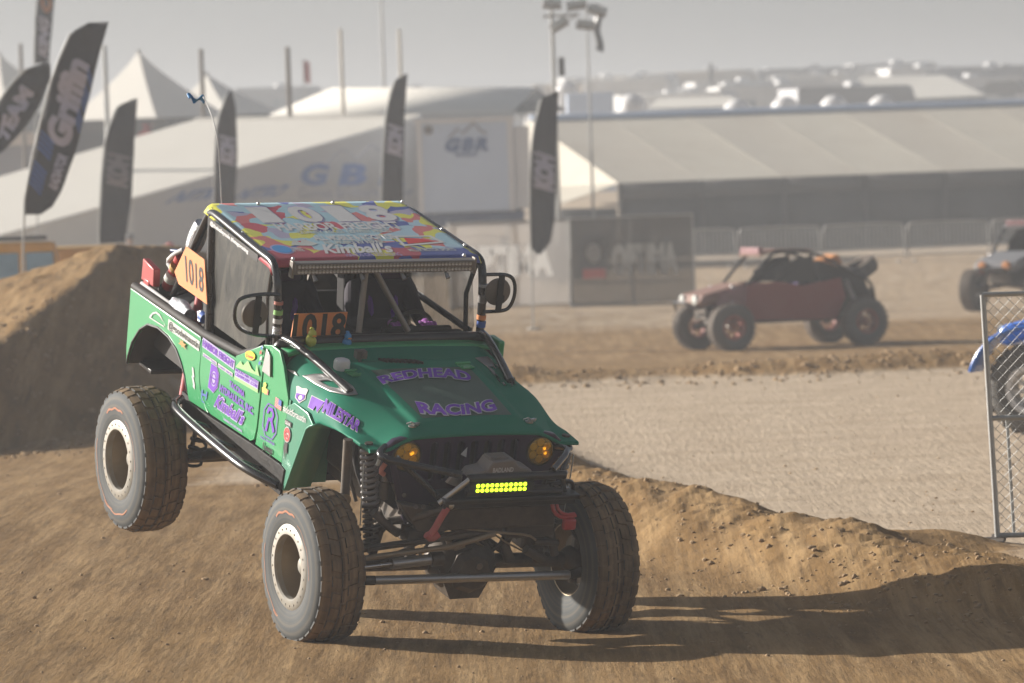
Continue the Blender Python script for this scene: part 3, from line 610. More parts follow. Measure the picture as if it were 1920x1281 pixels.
text('1018', lambda a, b: Vv((-1.444, lerp(-.630, -.262, a), lerp(.300, .462, b))), 'ink', npl, 'race_number', bold=.03)
# right flap / corner bracket on the far side of the cowl
m_ = MB(); m_.box((-1.33, .765, .21), (.16, .05, .20)); m_.box((-1.25, .77, .10), (.2, .03, .12)); m_.build('cowl_corner_bracket', 'green', truck, bevel=.012)
m_ = MB(); m_.prism([(-1.50, .08), (-1.37, .08), (-1.40, .21), (-1.47, .24)], lambda a, b, d: Vv((a, -.775-d, b)), .012); m_.build('hinge_plate', 'alu', truck, bevel=.003)
# --- roll cage
def cage(pts, r=.026, it=2, mat='gloss', nm='cage_tube'):
    m_ = MB(); m_.tube(smooth_path(pts, it) if it else pts, r, 12); return m_.build(nm, mat, truck)
for sg in (-1, 1):
    cage([(-1.47, sg*.715, .25), (-1.50, sg*.72, .50), (-1.555, sg*.725, .70), (-1.62, sg*.725, .765), (-1.8, sg*.725, .765), (-2.5, sg*.71, .785), (-2.70, sg*.70, .785), (-2.76, sg*.70, .72), (-2.95, sg*.69, .46), (-3.35, sg*.62, .02)], .028)
    cage([(-2.67, sg*.70, .77), (-2.60, sg*.705, .4), (-2.52, sg*.71, .0)], .034, 0)
    cage([(-2.62, sg*.66, .76), (-2.57, sg*.66, .2)], .020, 0)
    cage([(-1.62, sg*.70, .12), (-1.70, sg*.70, .5), (-1.63, sg*.72, .745)], .016, 0)
cage([(-2.70, -.70, .785), (-2.70, .70, .785)], .026, 0); cage([(-1.60, -.72, .745), (-1.60, .72, .745)], .022, 0); cage([(-3.3, -.62, .05), (-2.68, .66, .74)], .022, 0); cage([(-3.3, .62, .05), (-2.68, -.66, .74)], .022, 0)
cage([(-1.43, -.172, .34), (-1.52, -.125, .715)], .020, 0, 'greymetal', 'windshield_brace'); cage([(-1.52, -.055, .715), (-1.43, .175, .34)], .020, 0, 'greymetal', 'windshield_brace')
for y, r in ((.34, .022), (.44, .016), (.60, .02)): cage([(-2.62, y, .74), (-2.58, y, .1)], r, 0, 'black')
cage([(-2.6, .68, .30), (-1.6, .70, .28)], .022, 0)
# plastic windows
m_ = MB(); m_.prism([(-2.565, .08), (-2.64, .735), (-1.80, .715), (-1.66, .675), (-1.545, .33), (-1.87, .09)], lambda a, b, d: Vv((a, -.700-d, b)), .004); m_.build('side_window', 'grimy', truck)['label'] = 'dust-caked plastic side window'
m_ = MB(); m_.prism([(-2.565, .08), (-2.64, .735), (-1.80, .715), (-1.66, .675), (-1.545, .33), (-1.6, .12)], lambda a, b, d: Vv((a, .700+d, b)), .004); m_.build('side_window', 'smoky', truck)['label'] = 'clearer smoky plastic side window on the far side'
# white printed strip on the cage side rail
m_ = MB(); m_.prism([(-2.60, .725), (-1.80, .71), (-1.80, .755), (-2.60, .772)], lambda a, b, d: Vv((a, -.752-d, b+.0)), .003); strip = m_.build('rail_sticker', 'ink', truck)
text('@thebaileycole #letsgoracing', lambda a, b: Vv((lerp(-2.58, -1.95, a), -.7565, lerp(.733, .757, b)-.012*a)), 'white', strip, 'rail_lettering', bold=.05)
# --- roof
def roofp(u, v, off=0):      # u 0 front .. 1 rear ; v 0 right .. 1 left
    X = lerp(-1.565, -2.76, u); Y = lerp(-1, 1, v)*lerp(.755, .725, u); e = abs(2*v-1); z = lerp(.775, .815, u)
    z -= .055*max(0, (e-.93)/.07)**2 + .03*max(0, (.04-u)/.04)**2; return Vv((X, Y, z+off))
mb = MB(); mb.grid(lambda u, v: roofp(u, v), 30, 60); roof_o = mb.build('roof_panel', 'roofprint', truck, solid=.012, angle=70)
def RT(s, u0, v0, v1, h, mt, bold=.03, shear=0, dv=0, cuts=0, off=.0078, box=(0, .69)): return text(s, lambda a, b: roofp(u0+b*h+dv*a, lerp(v0, v1, a), off), mt, roof_o, 'roof_lettering', bold=bold, shear=shear, cuts=cuts, box=box)
for k, (c_, v0) in enumerate(zip('1018', (.165, .345, .535, .70))):
    RT(c_, .655, v0+.003, v0+(.140 if c_ != '1' else .105)+.004, .262, 'lilac', .06, off=.0072); RT(c_, .66, v0, v0+(.140 if c_ != '1' else .105), .25, 'white', .035, off=.0084)
RT('HARBOR FREIGHT', .515, .20, .80, .115, 'white', .035); RT('QUALITY TOOLS  LOWEST PRICES', .455, .27, .72, .045, 'offwhite', .03)
RT('ALL MOBILE & ROOFTOP', .335, .31, .70, .075, 'white', .04); RT('ALL MOBILE RV REPAIR', .27, .33, .62, .05, 'offwhite', .04)
RT("Kimball's", .12, .28, .60, .14, 'white', .035, .10); RT('HANDS ON DETAILING', .055, .36, .62, .05, 'lilac', .01)
RT('GENERAL TIRE', .16, .08, .2, .06, 'offwhite', .02); RT('MILLER MOTOR SPORTS', .12, .68, .90, .045, 'offwhite', .02)
ell = lambda n, cx, cy, rx, ry: [(cx+rx*cos(2*pi*i/n), cy+ry*sin(2*pi*i/n)) for i in range(n)]
flat_shape('roof_badge', [ell(28, .5, .5, .5, .5)], lambda a, b: roofp(.12+.16*b, .055+.10*a, .0072), 'lilac', roof_o); flat_shape('roof_badge', [ell(28, .5, .5, .42, .40)], lambda a, b: roofp(.12+.16*b, .055+.10*a, .0084), 'duckblue', roof_o)
flat_shape('roof_badge', [[(0, .2), (.3, .9), (.45, .5), (.62, 1), (1, .3), (.7, .05), (.3, .1)]], lambda a, b: roofp(.24+.13*b, .17+.13*a, .0078), 'offwhite', roof_o)
flat_shape('roof_badge', [[(0, 0), (1, .25), (.9, .9), (.08, .95)], [(.08, .15), (.9, .35), (.82, .8), (.14, .83)]], lambda a, b: roofp(.21+.19*b, .68+.22*a, .0078), 'white', roof_o)
flat_shape('roof_badge', [[(.1, .1), (.9, .35), (.6, .7), (.2, .8)]], lambda a, b: roofp(.23+.15*b, .70+.17*a, .0086), 'redv', roof_o)
for u, v in ((.03, .10), (.03, .9), (.5, .02), (.5, .98), (.97, .25), (.97, .62), (.97, .97), (.2, .97)):
    m_ = MB(); m_.lathe([(.012, 0), (.012, .012), (.006, .02), (0, .02)], 8, roofp(u, v, .004), 'Z'); m_.build('roof_bolt', 'brightmetal', roof_o)
# --- roof light bar, unlit, with rows of reflectors
m_ = MB(); m_.box((-1.515, -.005, .752), (.07, 1.27, .075)); lb = m_.build('roof_light_bar', 'grey', truck, bevel=.008)
for y in (-.645, .635):
    m_ = MB(); m_.box((-1.515, y, .745), (.05, .015, .11)); m_.build('light_bar_bracket', 'greymetal', lb, bevel=.003)
m_ = MB()
for k in range(50):
    for z in (.735, .769): m_.lathe([(.0115, .0), (.0105, .004), (.004, .001), (0, .001)], 8, (-1.4768, -.61+k*.0245, z), 'X')
m_.build('light_bar_reflectors', 'lightface', lb); 
m_ = MB(); m_.box((-1.4785, -.005, .752), (.003, 1.235, .066)); m_.build('light_bar_face', 'greymetal', lb)
for y in (-.50, -.17, .12, .43):
    m_ = MB(); m_.tube([(-1.50, y, .71), (-1.47, y+.01, .675)], [.010, .016], 8); m_.build('zip_clamp', 'alu', lb)
# --- mirrors in tube hoops
def mirror(sg, pts, disc):
    m_ = MB(); m_.tube(smooth_path(pts, 2), .0125, 8); h = m_.build('mirror_hoop', 'gloss', truck)
    m_ = MB(); c = Vv(disc); m_.lathe([(.0, .02), (.055, .018), (.088, .0), (.092, -.012), (.0, -.014)], 28, c, 'X'); m_.build('mirror', 'mirrorback', h)
    m_ = MB(); m_.box(c+Vv((.028, .0, 0)), (.010, .045, .25)); m_.box(c+Vv((.022, .01, -.04)), (.02, .05, .05)); m_.build('mirror_bracket', 'mattblack', h, bevel=.006)
mirror(-1, [(-1.45, -.74, .60), (-1.45, -.85, .607), (-1.45, -1.0, .59), (-1.45, -1.04, .54), (-1.45, -1.035, .43), (-1.45, -.98, .37), (-1.45, -.88, .335), (-1.47, -.74, .32)], (-1.45, -.895, .475))
mirror(1, [(-1.45, .70, .70), (-1.45, .85, .70), (-1.45, .91, .66), (-1.45, .925, .56), (-1.45, .90, .48), (-1.45, .86, .452), (-1.45, .72, .45)], (-1.45, .80, .58))
# tape bands and cables on the A pillars
for sg in (-1, 1):
    for z, mt, h in ((.40, 'white', .03), (.36, 'foil', .02), (.455, 'ltgreen', .03), (.52, 'pinkred', .02), (.33, 'foil', .03)) if sg < 0 else ((.34, 'blueneon', .04), (.39, 'orange', .03), (.60, 'foil', .02), (.50, 'grey', .05)):
        x = lerp(-1.475, -1.505, (z-.3)/.25); m_ = MB(); m_.lathe([(.0305, 0), (.0305, h)], 12, (x, sg*.7185, z), 'Z'); m_.build('tape_band', mt, truck)
# --- orange side number board, pod shaped
nb = plate('race_number_board', [[(-2.955, .50), (-2.66, .50), (-2.545, .205), (-2.66, .17), (-3.03, .195), (-3.11, .265)]], lambda a, b, z: Vv((a, -.745+z, b)), .008, 'orange', truck, .001)
nb['label'] = 'orange six-sided number board reading 1018 beside the rear of the cab'
bd = [J(*p, 1, -.745) for p in ((350, 462), (384, 487), (389, 571), (336, 533), (328, 510))]
for v in nb.data.vertices: pass
bpy.data.objects.remove(nb)
nb = plate('race_number_board', [[(p.x, p.z) for p in bd]], lambda a, b, z: Vv((a, -.745+z, b)), .008, 'orange', truck, .001); nb['label'] = 'orange side number board reading 1018 behind the cab'
tl, tr, bl, br = [J(*p, 1, -.752) for p in ((346, 479), (381, 505), (349, 527), (381, 549))]
text('1018', lambda a, b: bl.lerp(br, a).lerp(tl.lerp(tr, a), b), 'ink', nb, 'race_number', bold=.01)
# --- antenna whip with a small blue flag
ap = [J(px, py, 1, -.58) for px, py in ((416, 392), (413, 330), (410, 275), (403, 235), (393, 205), (381, 182))]
m_ = MB(); m_.tube(smooth_path(ap, 1), .0045, 6); wh = m_.build('antenna_whip', 'whiteplastic', truck)
m_ = MB(); a0 = ap[-1]; m_.grid(lambda u, v: a0+Vv((-.03-.02*u, -.11*u+.02, -.005-.05*v*(1-.5*u)+.018*sin(u*9)))+Vv((.02*sin(5*u+3*v), 0, 0)), 10, 6); m_.build('antenna_flag', 'duckblue', wh, solid=.003)
# --- side sponsor prints (right side of the truck)
def SD(x0, z0, x1, z1, h, off=.0): return lambda a, b: Vv((lerp(x0, x1, a), -.7755-off, lerp(z0, z1, a)+h*b))
def ST(par, s, x0, z0, x1, z1, h, mt, bold=.03, shear=0, off=.008, box=(0, .69)): return text(s, SD(x0, z0, x1, z1, h, off), mt, par, 'sponsor_lettering', bold=bold, shear=shear, box=box)
def SH(par, spl, x0, z0, x1, z1, h, mt, off=.008, nm='sponsor_logo'): return flat_shape(nm, spl, SD(x0, z0, x1, z1, h, off), mt, par)
rect = [(0, 0), (1, 0), (1, 1), (0, 1)]
SH(quarter_o, [[(.22, -.10), (1, -.05), (1, 1.05), (.22, 1.05)]], -3.20, -.118, -2.515, -.105, .062, 'offwhite', .001)
ST(quarter_o, '@goodwinaustin', -3.03, -.105, -2.525, -.092, .045, 'ink', .02, off=.003)
SH(quarter_o, [[(0, .0), (.05, .3), (.2, .75), (.4, 1), (.62, .85), (1, -.15), (.98, -.3), (.9, .1), (.62, .6), (.4, .78), (.2, .5), (.12, .08), (.9, -.25), (.95, -.42)]], -3.37, -.14, -3.09, -.10, .06, 'white', .002)
SH(quarter_o, [[(.1, .9), (.35, .7), (.5, 1), (.65, .7), (1, .8), (.8, .45), (1, .1), (.6, .25), (.5, 0), (.4, .25), (0, .2), (.25, .5)]], -2.84, -.165, -2.71, -.165, .055, 'gold')
SH(quarter_o, [[(0, 1), (.3, .55), (.1, .5), (.6, .1), (.5, 0), (1, -.1), (.9, .2), (.5, .5), (.7, .55), (.3, 1)]], -2.60, -.36, -2.52, -.36, .12, 'white', .001)
SH(door_o, [rect], -2.46, -.058, -1.93, -.050, .064, 'lilac', .006); ST(door_o, 'HARBOR FREIGHT', -2.45, -.047, -1.94, -.038, .042, 'vinylpurple', .03, off=.009)
SH(door_o, [rect], -2.43, -.112, -2.20, -.106, .024, 'white'); SH(door_o, [rect], -2.18, -.107, -1.94, -.099, .026, 'white')
ST(door_o, 'QUALITY TOOLS', -2.42, -.107, -2.21, -.102, .014, 'vinylpurple', .02, off=.010); ST(door_o, 'LOWEST PRICES', -2.17, -.102, -1.95, -.095, .014, 'vinylpurple', .02, off=.010)
dshape = [(0, .05), (.1, 1), (.7, .98), (1, .75), (.98, .25), (.6, -.04)]
SH(door_o, [[(a*1.1-.05, b*1.06-.03) for a, b in dshape]], -2.30, -.290, -2.155, -.280, .17, 'lilac', .006); SH(door_o, [dshape, ell(24, .5, .48, .33, .30)], -2.30, -.290, -2.155, -.280, .17, 'vinylpurple', .008); SH(door_o, [ell(24, .5, .48, .27, .24), ell(24, .5, .48, .21, .18)], -2.30, -.290, -2.155, -.280, .17, 'vinylpurple', .008)
SH(door_o, [[(.2, .46), (.8, .46), (.8, .52), (.2, .52)]], -2.30, -.290, -2.155, -.280, .17, 'vinylpurple', .008)
ST(door_o, 'TACOMA', -1.98, -.172, -1.73, -.170, .038, 'vinylpurple', .04); ST(door_o, 'HYDRAULICS, INC.', -2.12, -.250, -1.57, -.235, .045, 'vinylpurple', .04)
ST(door_o, "Kimball's", -2.18, -.368, -1.72, -.352, .085, 'lilac', .07, .12); ST(door_o, "Kimball's", -2.175, -.365, -1.725, -.349, .08, 'vinylpurple', .02, .12, .010)
ST(door_o, 'HANDS ON DETAILING', -2.01, -.411, -1.71, -.399, .014, 'lilac', .05)
SH(door_o, [[(0, .9), (.25, 1), (.22, .7), (.78, .72), (.8, 1), (1, .95), (.95, .45), (.75, .2), (.72, .33), (.85, .55), (.2, .52), (.15, .4), (.3, .1), (.7, .05), (.7, .0), (.25, 0), (.02, .35)]], -2.395, -.41, -2.30, -.40, .085, 'blueneon')
# cowl prints
SH(cowl_o, [ell(28, .5, .5, .5, .5)], -1.775, .075, -1.62, .105, .062, 'yellowv', .012); ST(cowl_o, 'Crower', -1.755, .096, -1.64, .115, .022, 'redv', .02, off=.014)
SH(cowl_o, [[(0, 0), (.18, .7), (.3, .4), (.48, 1), (.66, .45), (.82, .3), (.85, 1.0), (1, .1)]], -1.90, -.018, -1.53, .030, .075, 'ltgreen', .012)
SH(door_o, [[(-.01, -.35), (1, -.3), (1, 1.1), (-.01, 1.1)]], -1.90, -.085, -1.53, -.060, .05, 'ltgreen', .011); SH(door_o, [rect], -1.90, -.080, -1.53, -.052, .055, 'lilac', .0125)
ST(door_o, 'MOUNTAIN STATES', -1.89, -.042, -1.54, -.018, .018, 'vinylpurple', .02, off=.014); ST(door_o, 'CRAWLERS .COM', -1.89, -.070, -1.54, -.043, .020, 'vinylpurple', .03, off=.014)
for k, mt in enumerate(('blueneon', 'white', 'redv', 'blueneon')): SH(cowl_o, [[(.1, 0), (1, .2), (.8, 1), (0, .7)]], -1.56+.012*(k % 2), .10+.035*k, -1.53+.012*(k % 2), .11+.035*k, .03, mt, .012)
SH(cowl_o, [[(.1, 0), (.9, .05), (1, .45), (.6, .5), (.75, .8), (.5, 1), (.2, .85), (.25, .5), (0, .4)]], -1.49, -.055, -1.40, -.045, .075, 'duckyellow', .004); SH(cowl_o, [rect], -1.45, -.055, -1.39, -.045, .035, 'pinkred', .003)
# stars-and-stripes sticker
for k in range(7): SH(cowl_o, [rect], -1.275, -.082+k*.0095, -1.175, -.080+k*.0095, .0052, 'redv', .004)
SH(cowl_o, [rect], -1.275, -.084, -1.175, -.081, .066, 'white', .002); SH(cowl_o, [[(.55, .45), (1, .45), (1, 1), (.55, 1)]], -1.275, -.082, -1.175, -.080, .066, 'blueneon', .006)
octo = [(.25, 0), (.75, 0), (1, .25), (1, .75), (.75, 1), (.25, 1), (0, .75), (0, .25)]
SH(cowl_o, [octo, [(.5+(a-.5)*.9, .5+(b-.5)*.94) for a, b in octo]], -1.43, -.315, -1.215, -.30, .22, 'vinylpurple', .002)
SH(cowl_o, [[(.2, .15), (.35, .15), (.42, .5), (.55, .5), (.75, .2), (.88, .3), (.66, .55), (.75, .75), (.6, .92), (.3, .9), (.22, .7), (.32, .68), (.4, .8), (.58, .8), (.63, .7), (.52, .6), (.35, .6)]], -1.43, -.315, -1.215, -.30, .22, 'vinylpurple', .002)
ST(cowl_o, 'ROCK KRAWLER', -1.44, -.345, -1.22, -.325, .016, 'vinylpurple', .02, off=.002); ST(cowl_o, 'Jeep', -1.40, -.402, -1.235, -.390, .046, 'black', .03, off=.004)
# fender prints
SH(fend_o, [ell(26, .5, .5, .5, .5)], -1.095, -.245, -.995, -.24, .10, 'white', .006); SH(fend_o, [ell(26, .5, .5, .45, .45), ell(26, .5, .5, .26, .26)], -1.095, -.245, -.995, -.24, .10, 'redv', .008); ST(fend_o, 'G', -1.062, -.21, -1.032, -.21, .04, 'redv', .04, off=.009)
SH(fend_o, [[(.3, 1), (.9, 1), (1, .4), (.6, .45), (.5, -.1), (.35, .3), (.1, .6)]], -1.085, -.36, -1.02, -.36, .115, 'ink', .006); SH(fend_o, [rect], -1.095, -.14, -1.0, -.135, .035, 'ink', .006); ST(fend_o, 'GEAR', -1.09, -.133, -1.005, -.128, .02, 'white', .03, off=.008)
# hood side prints follow the hood surface
def HS(x0, q0, x1, q1, dq, off=.0035): return lambda a, b: hood(lerp(x0, x1, a), max(-.995, lerp(q0, q1, a)+dq*b), off)
mq = ((605, 771), (671, 811), (612, 750), (679, 794)); text('MILESTAR', HQ(*mq, .0045), 'white', hood_o, 'sponsor_lettering', bold=.075, cuts=12); text('MILESTAR', HQ(*mq, .0075), 'vinylpurple', hood_o, 'sponsor_lettering', bold=.04, cuts=16)
ms = [(0, .1), (.12, 1), (1, .95), (.62, 0), (.5, .45), (.36, .05)]; mq = ((579, 766), (606, 778), (583, 742), (610, 754))
flat_shape('sponsor_logo', [[(.5+(a-.5)*1.12, .5+(b-.5)*1.12) for a, b in ms]], HQ(*mq, .0045), 'white', hood_o, 12); flat_shape('sponsor_logo', [ms], HQ(*mq, .0075), 'vinylpurple', hood_o, 12)
sh = [(.0, .95), (.15, 1), (.5, .93), (.85, 1), (1, .93), (.92, .6), (.95, .3), (.5, 0), (.05, .3), (.08, .6)]; mq = ((551, 755), (573, 758), (557, 723), (579, 730))
flat_shape('sponsor_logo', [sh], HQ(*mq, .0045), 'white', hood_o, 12); flat_shape('sponsor_logo', [[(.14, .58), (.86, .58), (.85, .32), (.5, .1), (.15, .32)], ell(14, .5, .36, .2, .16)], HQ(*mq, .0075), 'vinylpurple', hood_o, 12)
text('#doitforaustin', lambda a, b: Vv((lerp(-1.145, -.80, a), -.781, lerp(-.070, -.036, a)+.042*b)), 'white', fend_o, 'sponsor_lettering', bold=.02)
flat_shape('sponsor_logo', [[(.1, 0), (.9, .1), (1, .8), (.6, 1), (0, .8)]], HQ((523, 735), (532, 738), (530, 706), (540, 709), .008), 'ink', hood_o, 10); flat_shape('sponsor_logo', [rect], HQ((545, 698), (560, 706), (540, 693), (554, 697), .008), 'offwhite', hood_o, 10)
# --- grille
def rrect(cx, cy, w_, h_, r, n=4):
    out = []
    for (sx, sy, a0) in ((1, 1, 0), (-1, 1, 90), (-1, -1, 180), (1, -1, 270)):
        for k in range(n+1): a = radians(a0+90*k/n); out.append((cx+sx*(w_/2-r)+r*cos(a), cy+sy*(h_/2-r)+r*sin(a)))
    return out
go = [(-.49, .118), (.49, .118), (.55, .105), (.595, .065), (.612, 0), (.605, -.09), (.56, -.16), (.50, -.20), (.44, -.38), (-.44, -.38), (-.50, -.20), (-.56, -.16), (-.605, -.09), (-.612, 0), (-.595, .065), (-.55, .105)]
holes = [rrect(-.273+.091*k, -.045, .046, .25, .021) for k in range(7)] + [ell(32, s*.457, 0, .098, .098) for s in (-1, 1)]
gr = plate('grille', [go]+holes, lambda a, b, z: Vv((z-.03, a, b)), .05, 'purple', truck, .008)
m_ = MB(); m_.box((-.16, 0, -.08), (.05, .72, .36)); m_.build('radiator', 'oily', truck)
for s in (-1, 1):
    c = Vv((-.015, s*.457, 0)); m_ = MB(); m_.lathe([(.098, .0), (.1, .012), (.088, .016), (.082, -.03), (0, -.05)], 36, c, 'X'); hl = m_.build('headlight', 'mattblack', truck)
    m_ = MB()
    for k in range(7):
        a = pi/2+2*pi*k/6; o_ = Vv((0, cos(a)*.053, sin(a)*.053)) if k < 6 else Vv((0, 0, 0)); m_.lathe([(.026, .006), (.022, .010), (.010, -.008), (0, -.010)], 14, c+o_, 'X')
    m_.build('headlight_reflector', 'amberdim', hl)
    for k in ((0, 5) if s < 0 else (0, 4)):
        a = pi/2+2*pi*(k+.0)/6; q = c+Vv((.003, .030 if k == 0 else .045*cos(a), .012 if k == 0 else sin(a)*.035)); m_ = MB(); m_.ball(q, .012, 10, 6); m_.build('headlight_led', 'amberled', hl)
    m_ = MB(); m_.lathe([(.0875, .013), (.07, .024), (.04, .032), (0, .035)], 32, c, 'X'); g_ = m_.build('headlight_lens', 'amberglass', hl) if 'amberglass' in M else None
    if g_ is None:
        gm, gt, gb = nodes('amber_glass'); M['amberglass'] = gm; gb.inputs['Base Color'].default_value = (.9, .55, .03, 1); gb.inputs['Roughness'].default_value = .05; gb.inputs['Alpha'].default_value = .28; m_.build('headlight_lens', 'amberglass', hl)
# small white triangle print and gap plates in the grille
m_ = MB(); m_.prism([(-.095, .0), (-.055, .045), (-.055, -.02)], lambda a, b, d: Vv((.0+d, a, b)), .004); m_.build('grille_sticker', 'white', gr)
# --- front tube bumper
def tb(pts, r=.021, it=1, mat='gloss', nm='bumper_tube'):
    m_ = MB(); m_.tube(smooth_path(pts, it) if it else pts, r, 12); return m_.build(nm, mat, truck)
tb([J(722, 838, 0, -.04), J(711, 848, 0, .04), J(716, 858, 0, .10), J(742, 866, 0, .15), J(866, 891, 0, .34)], .024, 1)
tb([J(1040, 838, 0, -.02), J(1058, 840, 0, .06), J(1066, 846, 0, .12), J(1036, 882, 0, .34)], .022, 1); tb([J(1066, 850, 0, .12), J(1046, 908, 0, .20)], .020, 0)
tb([(.34, -.20, -.038), (.34, .46, -.038)], .027, 0, 'black')
tb([(.14, -.60, .045), (.22, -.28, -.23)], .020, 0); 
tb([(.34, -.19, -.045), (.28, -.35, -.21)], .018, 0, 'brightmetal')
tb([(.34, .44, -.05), (.26, .52, -.20)], .018, 0); tb([(.32, -.20, -.14), (.32, .46, -.15)], .020, 0, 'black')
tb([(.30, -.10, -.19), (.10, -.43, -.37)], .022, 0, 'darkmetal')
tb([(.28, .40, -.12), (.26, .56, -.10), (.22, .60, -.20)], .014, 2, 'black')
m_ = MB(); m_.box((.24, .12, -.185), (.22, .92, .03)); m_.box((.30, .12, -.21), (.03, .9, .06)); m_.build('bumper_plate', 'black', truck, bevel=.006)
# headlight-side bulkhead and front cross member, lower skid
m_ = MB(); m_.prism([(-.60, .02), (-.55, -.02), (-.43, -.38), (-.34, -.42), (-.44, -.43), (-.50, -.30)], lambda a, b, d: Vv((.01+d, a, b)), .03); m_.build('front_gusset', 'purple', truck, bevel=.004)
m_ = MB(); m_.prism([(-.53, -.26), (-.36, -.30), (-.10, -.34), (.0, -.37), (-.10, -.42), (-.32, -.46), (-.40, -.44)], lambda a, b, d: Vv((.12-d, a, b)), .10); m_.build('frame_horn_plate', 'darkmetal', truck, bevel=.01)
m_ = MB(); m_.box((.10, .12, -.36), (.16, .80, .14)); m_.box((.06, .38, -.46), (.14, .34, .12)); m_.box((-.35, 0, -.46), (.7, .6, .05)); m_.build('front_cross_member', 'oily', truck, bevel=.012)
# winch
m_ = MB(); m_.prism([(-.20, -.05), (-.17, -.01), (-.09, .005), (-.055, .060), (.09, .068), (.13, .02), (.21, .0), (.235, -.05)], lambda a, b, d: Vv((.33-d, a+.02, b)), .16); wn = m_.build('winch', 'winch', truck, bevel=.010)
for k in range(9):
    m_ = MB(); m_.box((.25, -.035+k*.014, .068), (.10, .006, .014)); m_.build('winch_fin', 'winch', wn)
text('BADLAND', lambda a, b: Vv((.3325, lerp(-.035, .105, a), lerp(-.008, .020, b))), 'white', wn, 'winch_lettering', bold=.03)
m_ = MB(); m_.prism([(-.32, -.09), (-.27, -.03), (-.22, -.05), (-.22, -.13)], lambda a, b, d: Vv((.26-d, a+.02, b)), .03); m_.build('winch_mount_plate', 'alu', wn)
# lit led bar
m_ = MB(); m_.box((.345, .02, -.092), (.05, .44, .062)); lbar = m_.build('lit_led_bar', 'mattblack', truck, bevel=.005)
m_ = MB(); m_.box((.370, .0155, -.0915), (.003, .345, .058)); m_.build('led_backing', 'ledback', lbar)
led_me = None
for r_ in range(2):
    for k in range(11):
        p_ = (0, 0, 0)
        if led_me is None:
            m_ = MB(); m_.lathe([(.0122, 0), (.010, .006), (.006, .009), (0, .010)], 10, p_, 'X'); lo = m_.build('led', 'yellowled', lbar); led_me = lo.data
        else: lo = bpy.data.objects.new('led', led_me); COL.objects.link(lo); lo.parent = lbar
        lo.location = (.371, -.145+k*.0320, -.076-.031*r_)
# red straps on the shackles
tb([(.30, -.30, -.235), (.31, -.345, -.30), (.30, -.37, -.37), (.30, -.40, -.41)], .022, 1, 'redrope', 'tow_strap'); tb([(.30, -.34, -.40), (.30, -.385, -.43), (.30, -.42, -.40)], .024, 1, 'redrope', 'tow_strap')
m_ = MB(); m_.ball((.30, -.28, -.22), .025, 10, 7); m_.tube([(.30, -.28, -.22), (.26, -.24, -.20)], .02, 8); m_.build('tow_shackle', 'brightmetal', truck)
tb([(.22, .46, -.26), (.24, .47, -.32), (.25, .53, -.355), (.25, .60, -.345), (.25, .62, -.34)], .013, 1, 'red', 'tow_strap'); tb([(.22, .49, -.26), (.24, .50, -.31), (.25, .55, -.335), (.25, .61, -.33)], .011, 1, 'red', 'tow_strap')
m_ = MB(); m_.box((.25, .58, -.395), (.05, .085, .075)); m_.build('tow_shackle', 'red', truck, bevel=.015)
m_ = MB(); m_.tube([(.22, .44, -.245), (.22, .56, -.24)], .02, 10); m_.box((.2, .52, -.19), (.08, .07, .06)); m_.build('tow_mount', 'brightmetal', truck, bevel=.004)
# --- coilovers, bypass shocks
def helix(a, b, R, r, turns, n=10):
    a = Vv(a); b = Vv(b); t = (b-a).normalized(); u = t.orthogonal().normalized(); v = t.cross(u); k = int(turns*n)
    return [a.lerp(b, i/k)+(u*cos(2*pi*i/n)+v*sin(2*pi*i/n))*R for i in range(k+1)]
def coilover(top, bot, s):
    top = Vv(top); bot = Vv(bot); mid = top.lerp(bot, .56)
    m_ = MB(); m_.tube([top+(bot-top)*-.03, mid], .026, 12); m_.tube([mid, bot], .012, 10); m_.tube([mid-Vv((0, 0, .0)), mid.lerp(bot, .06)], .056, 16); m_.tube([bot.lerp(top, .06), bot], .05, 14); sh_ = m_.build('coilover_shock', 'oily', truck)
    m_ = MB(); m_.tube(helix(top, mid, .048, .0125, 10), .0125, 6); m_.build('upper_spring', 'spring', sh_)
    m_ = MB(); m_.tube(helix(mid.lerp(bot, .06), bot.lerp(top, .05), .046, .0085, 7.5), .0085, 6); m_.build('lower_spring', 'darkmetal', sh_)
coilover((-.10, -.675, .045), (-.08, -.59, -.62), -1); coilover((-.10, .675, .045), (-.08, .60, -.66), 1)
for s in (-1, 1):
    ys_ = .79 if s < 0 else .60; zs_ = .07 if s < 0 else -.10
    tb([(-.16, s*ys_, zs_), (-.15, s*(ys_-.015), -.30)], .030, 0, 'darkmetal', 'bypass_shock'); tb([(-.15, s*(ys_-.015), -.30), (-.12, s*(ys_-.05), -.62)], .014, 0, 'greymetal', 'bypass_rod')
    m_ = MB(); m_.lathe([(.02, -.03), (.04, -.03), (.04, .03), (.02, .03)], 14, (-.15, s*(ys_-.005), -.31), 'X'); m_.build('shock_eye', 'rimbarrel', truck)
    tb([(-.05, s*.56, -.02), (-.04, s*.57, -.17)], .022, 0, 'greymetal', 'reservoir'); tb([(-.04, s*.575, -.17), (-.04, s*.57, -.28)], .030, 0, 'darkmetal', 'reservoir')
    tb([(-.02, s*.58, .02), (.0, s*.64, -.0), (.0, s*.655, -.05)], .012, 1, 'offwhite', 'hose'); tb([(.0, s*.60, -.04), (.0, s*.63, -.09), (.0, s*.60, -.11)], .016, 1, 'pinkred', 'hose')
    tb([(-.05, s*.72, -.05), (-.05, s*.715, -.2), (-.05, s*.70, -.45)], .004, 1, 'offwhite', 'brake_line')
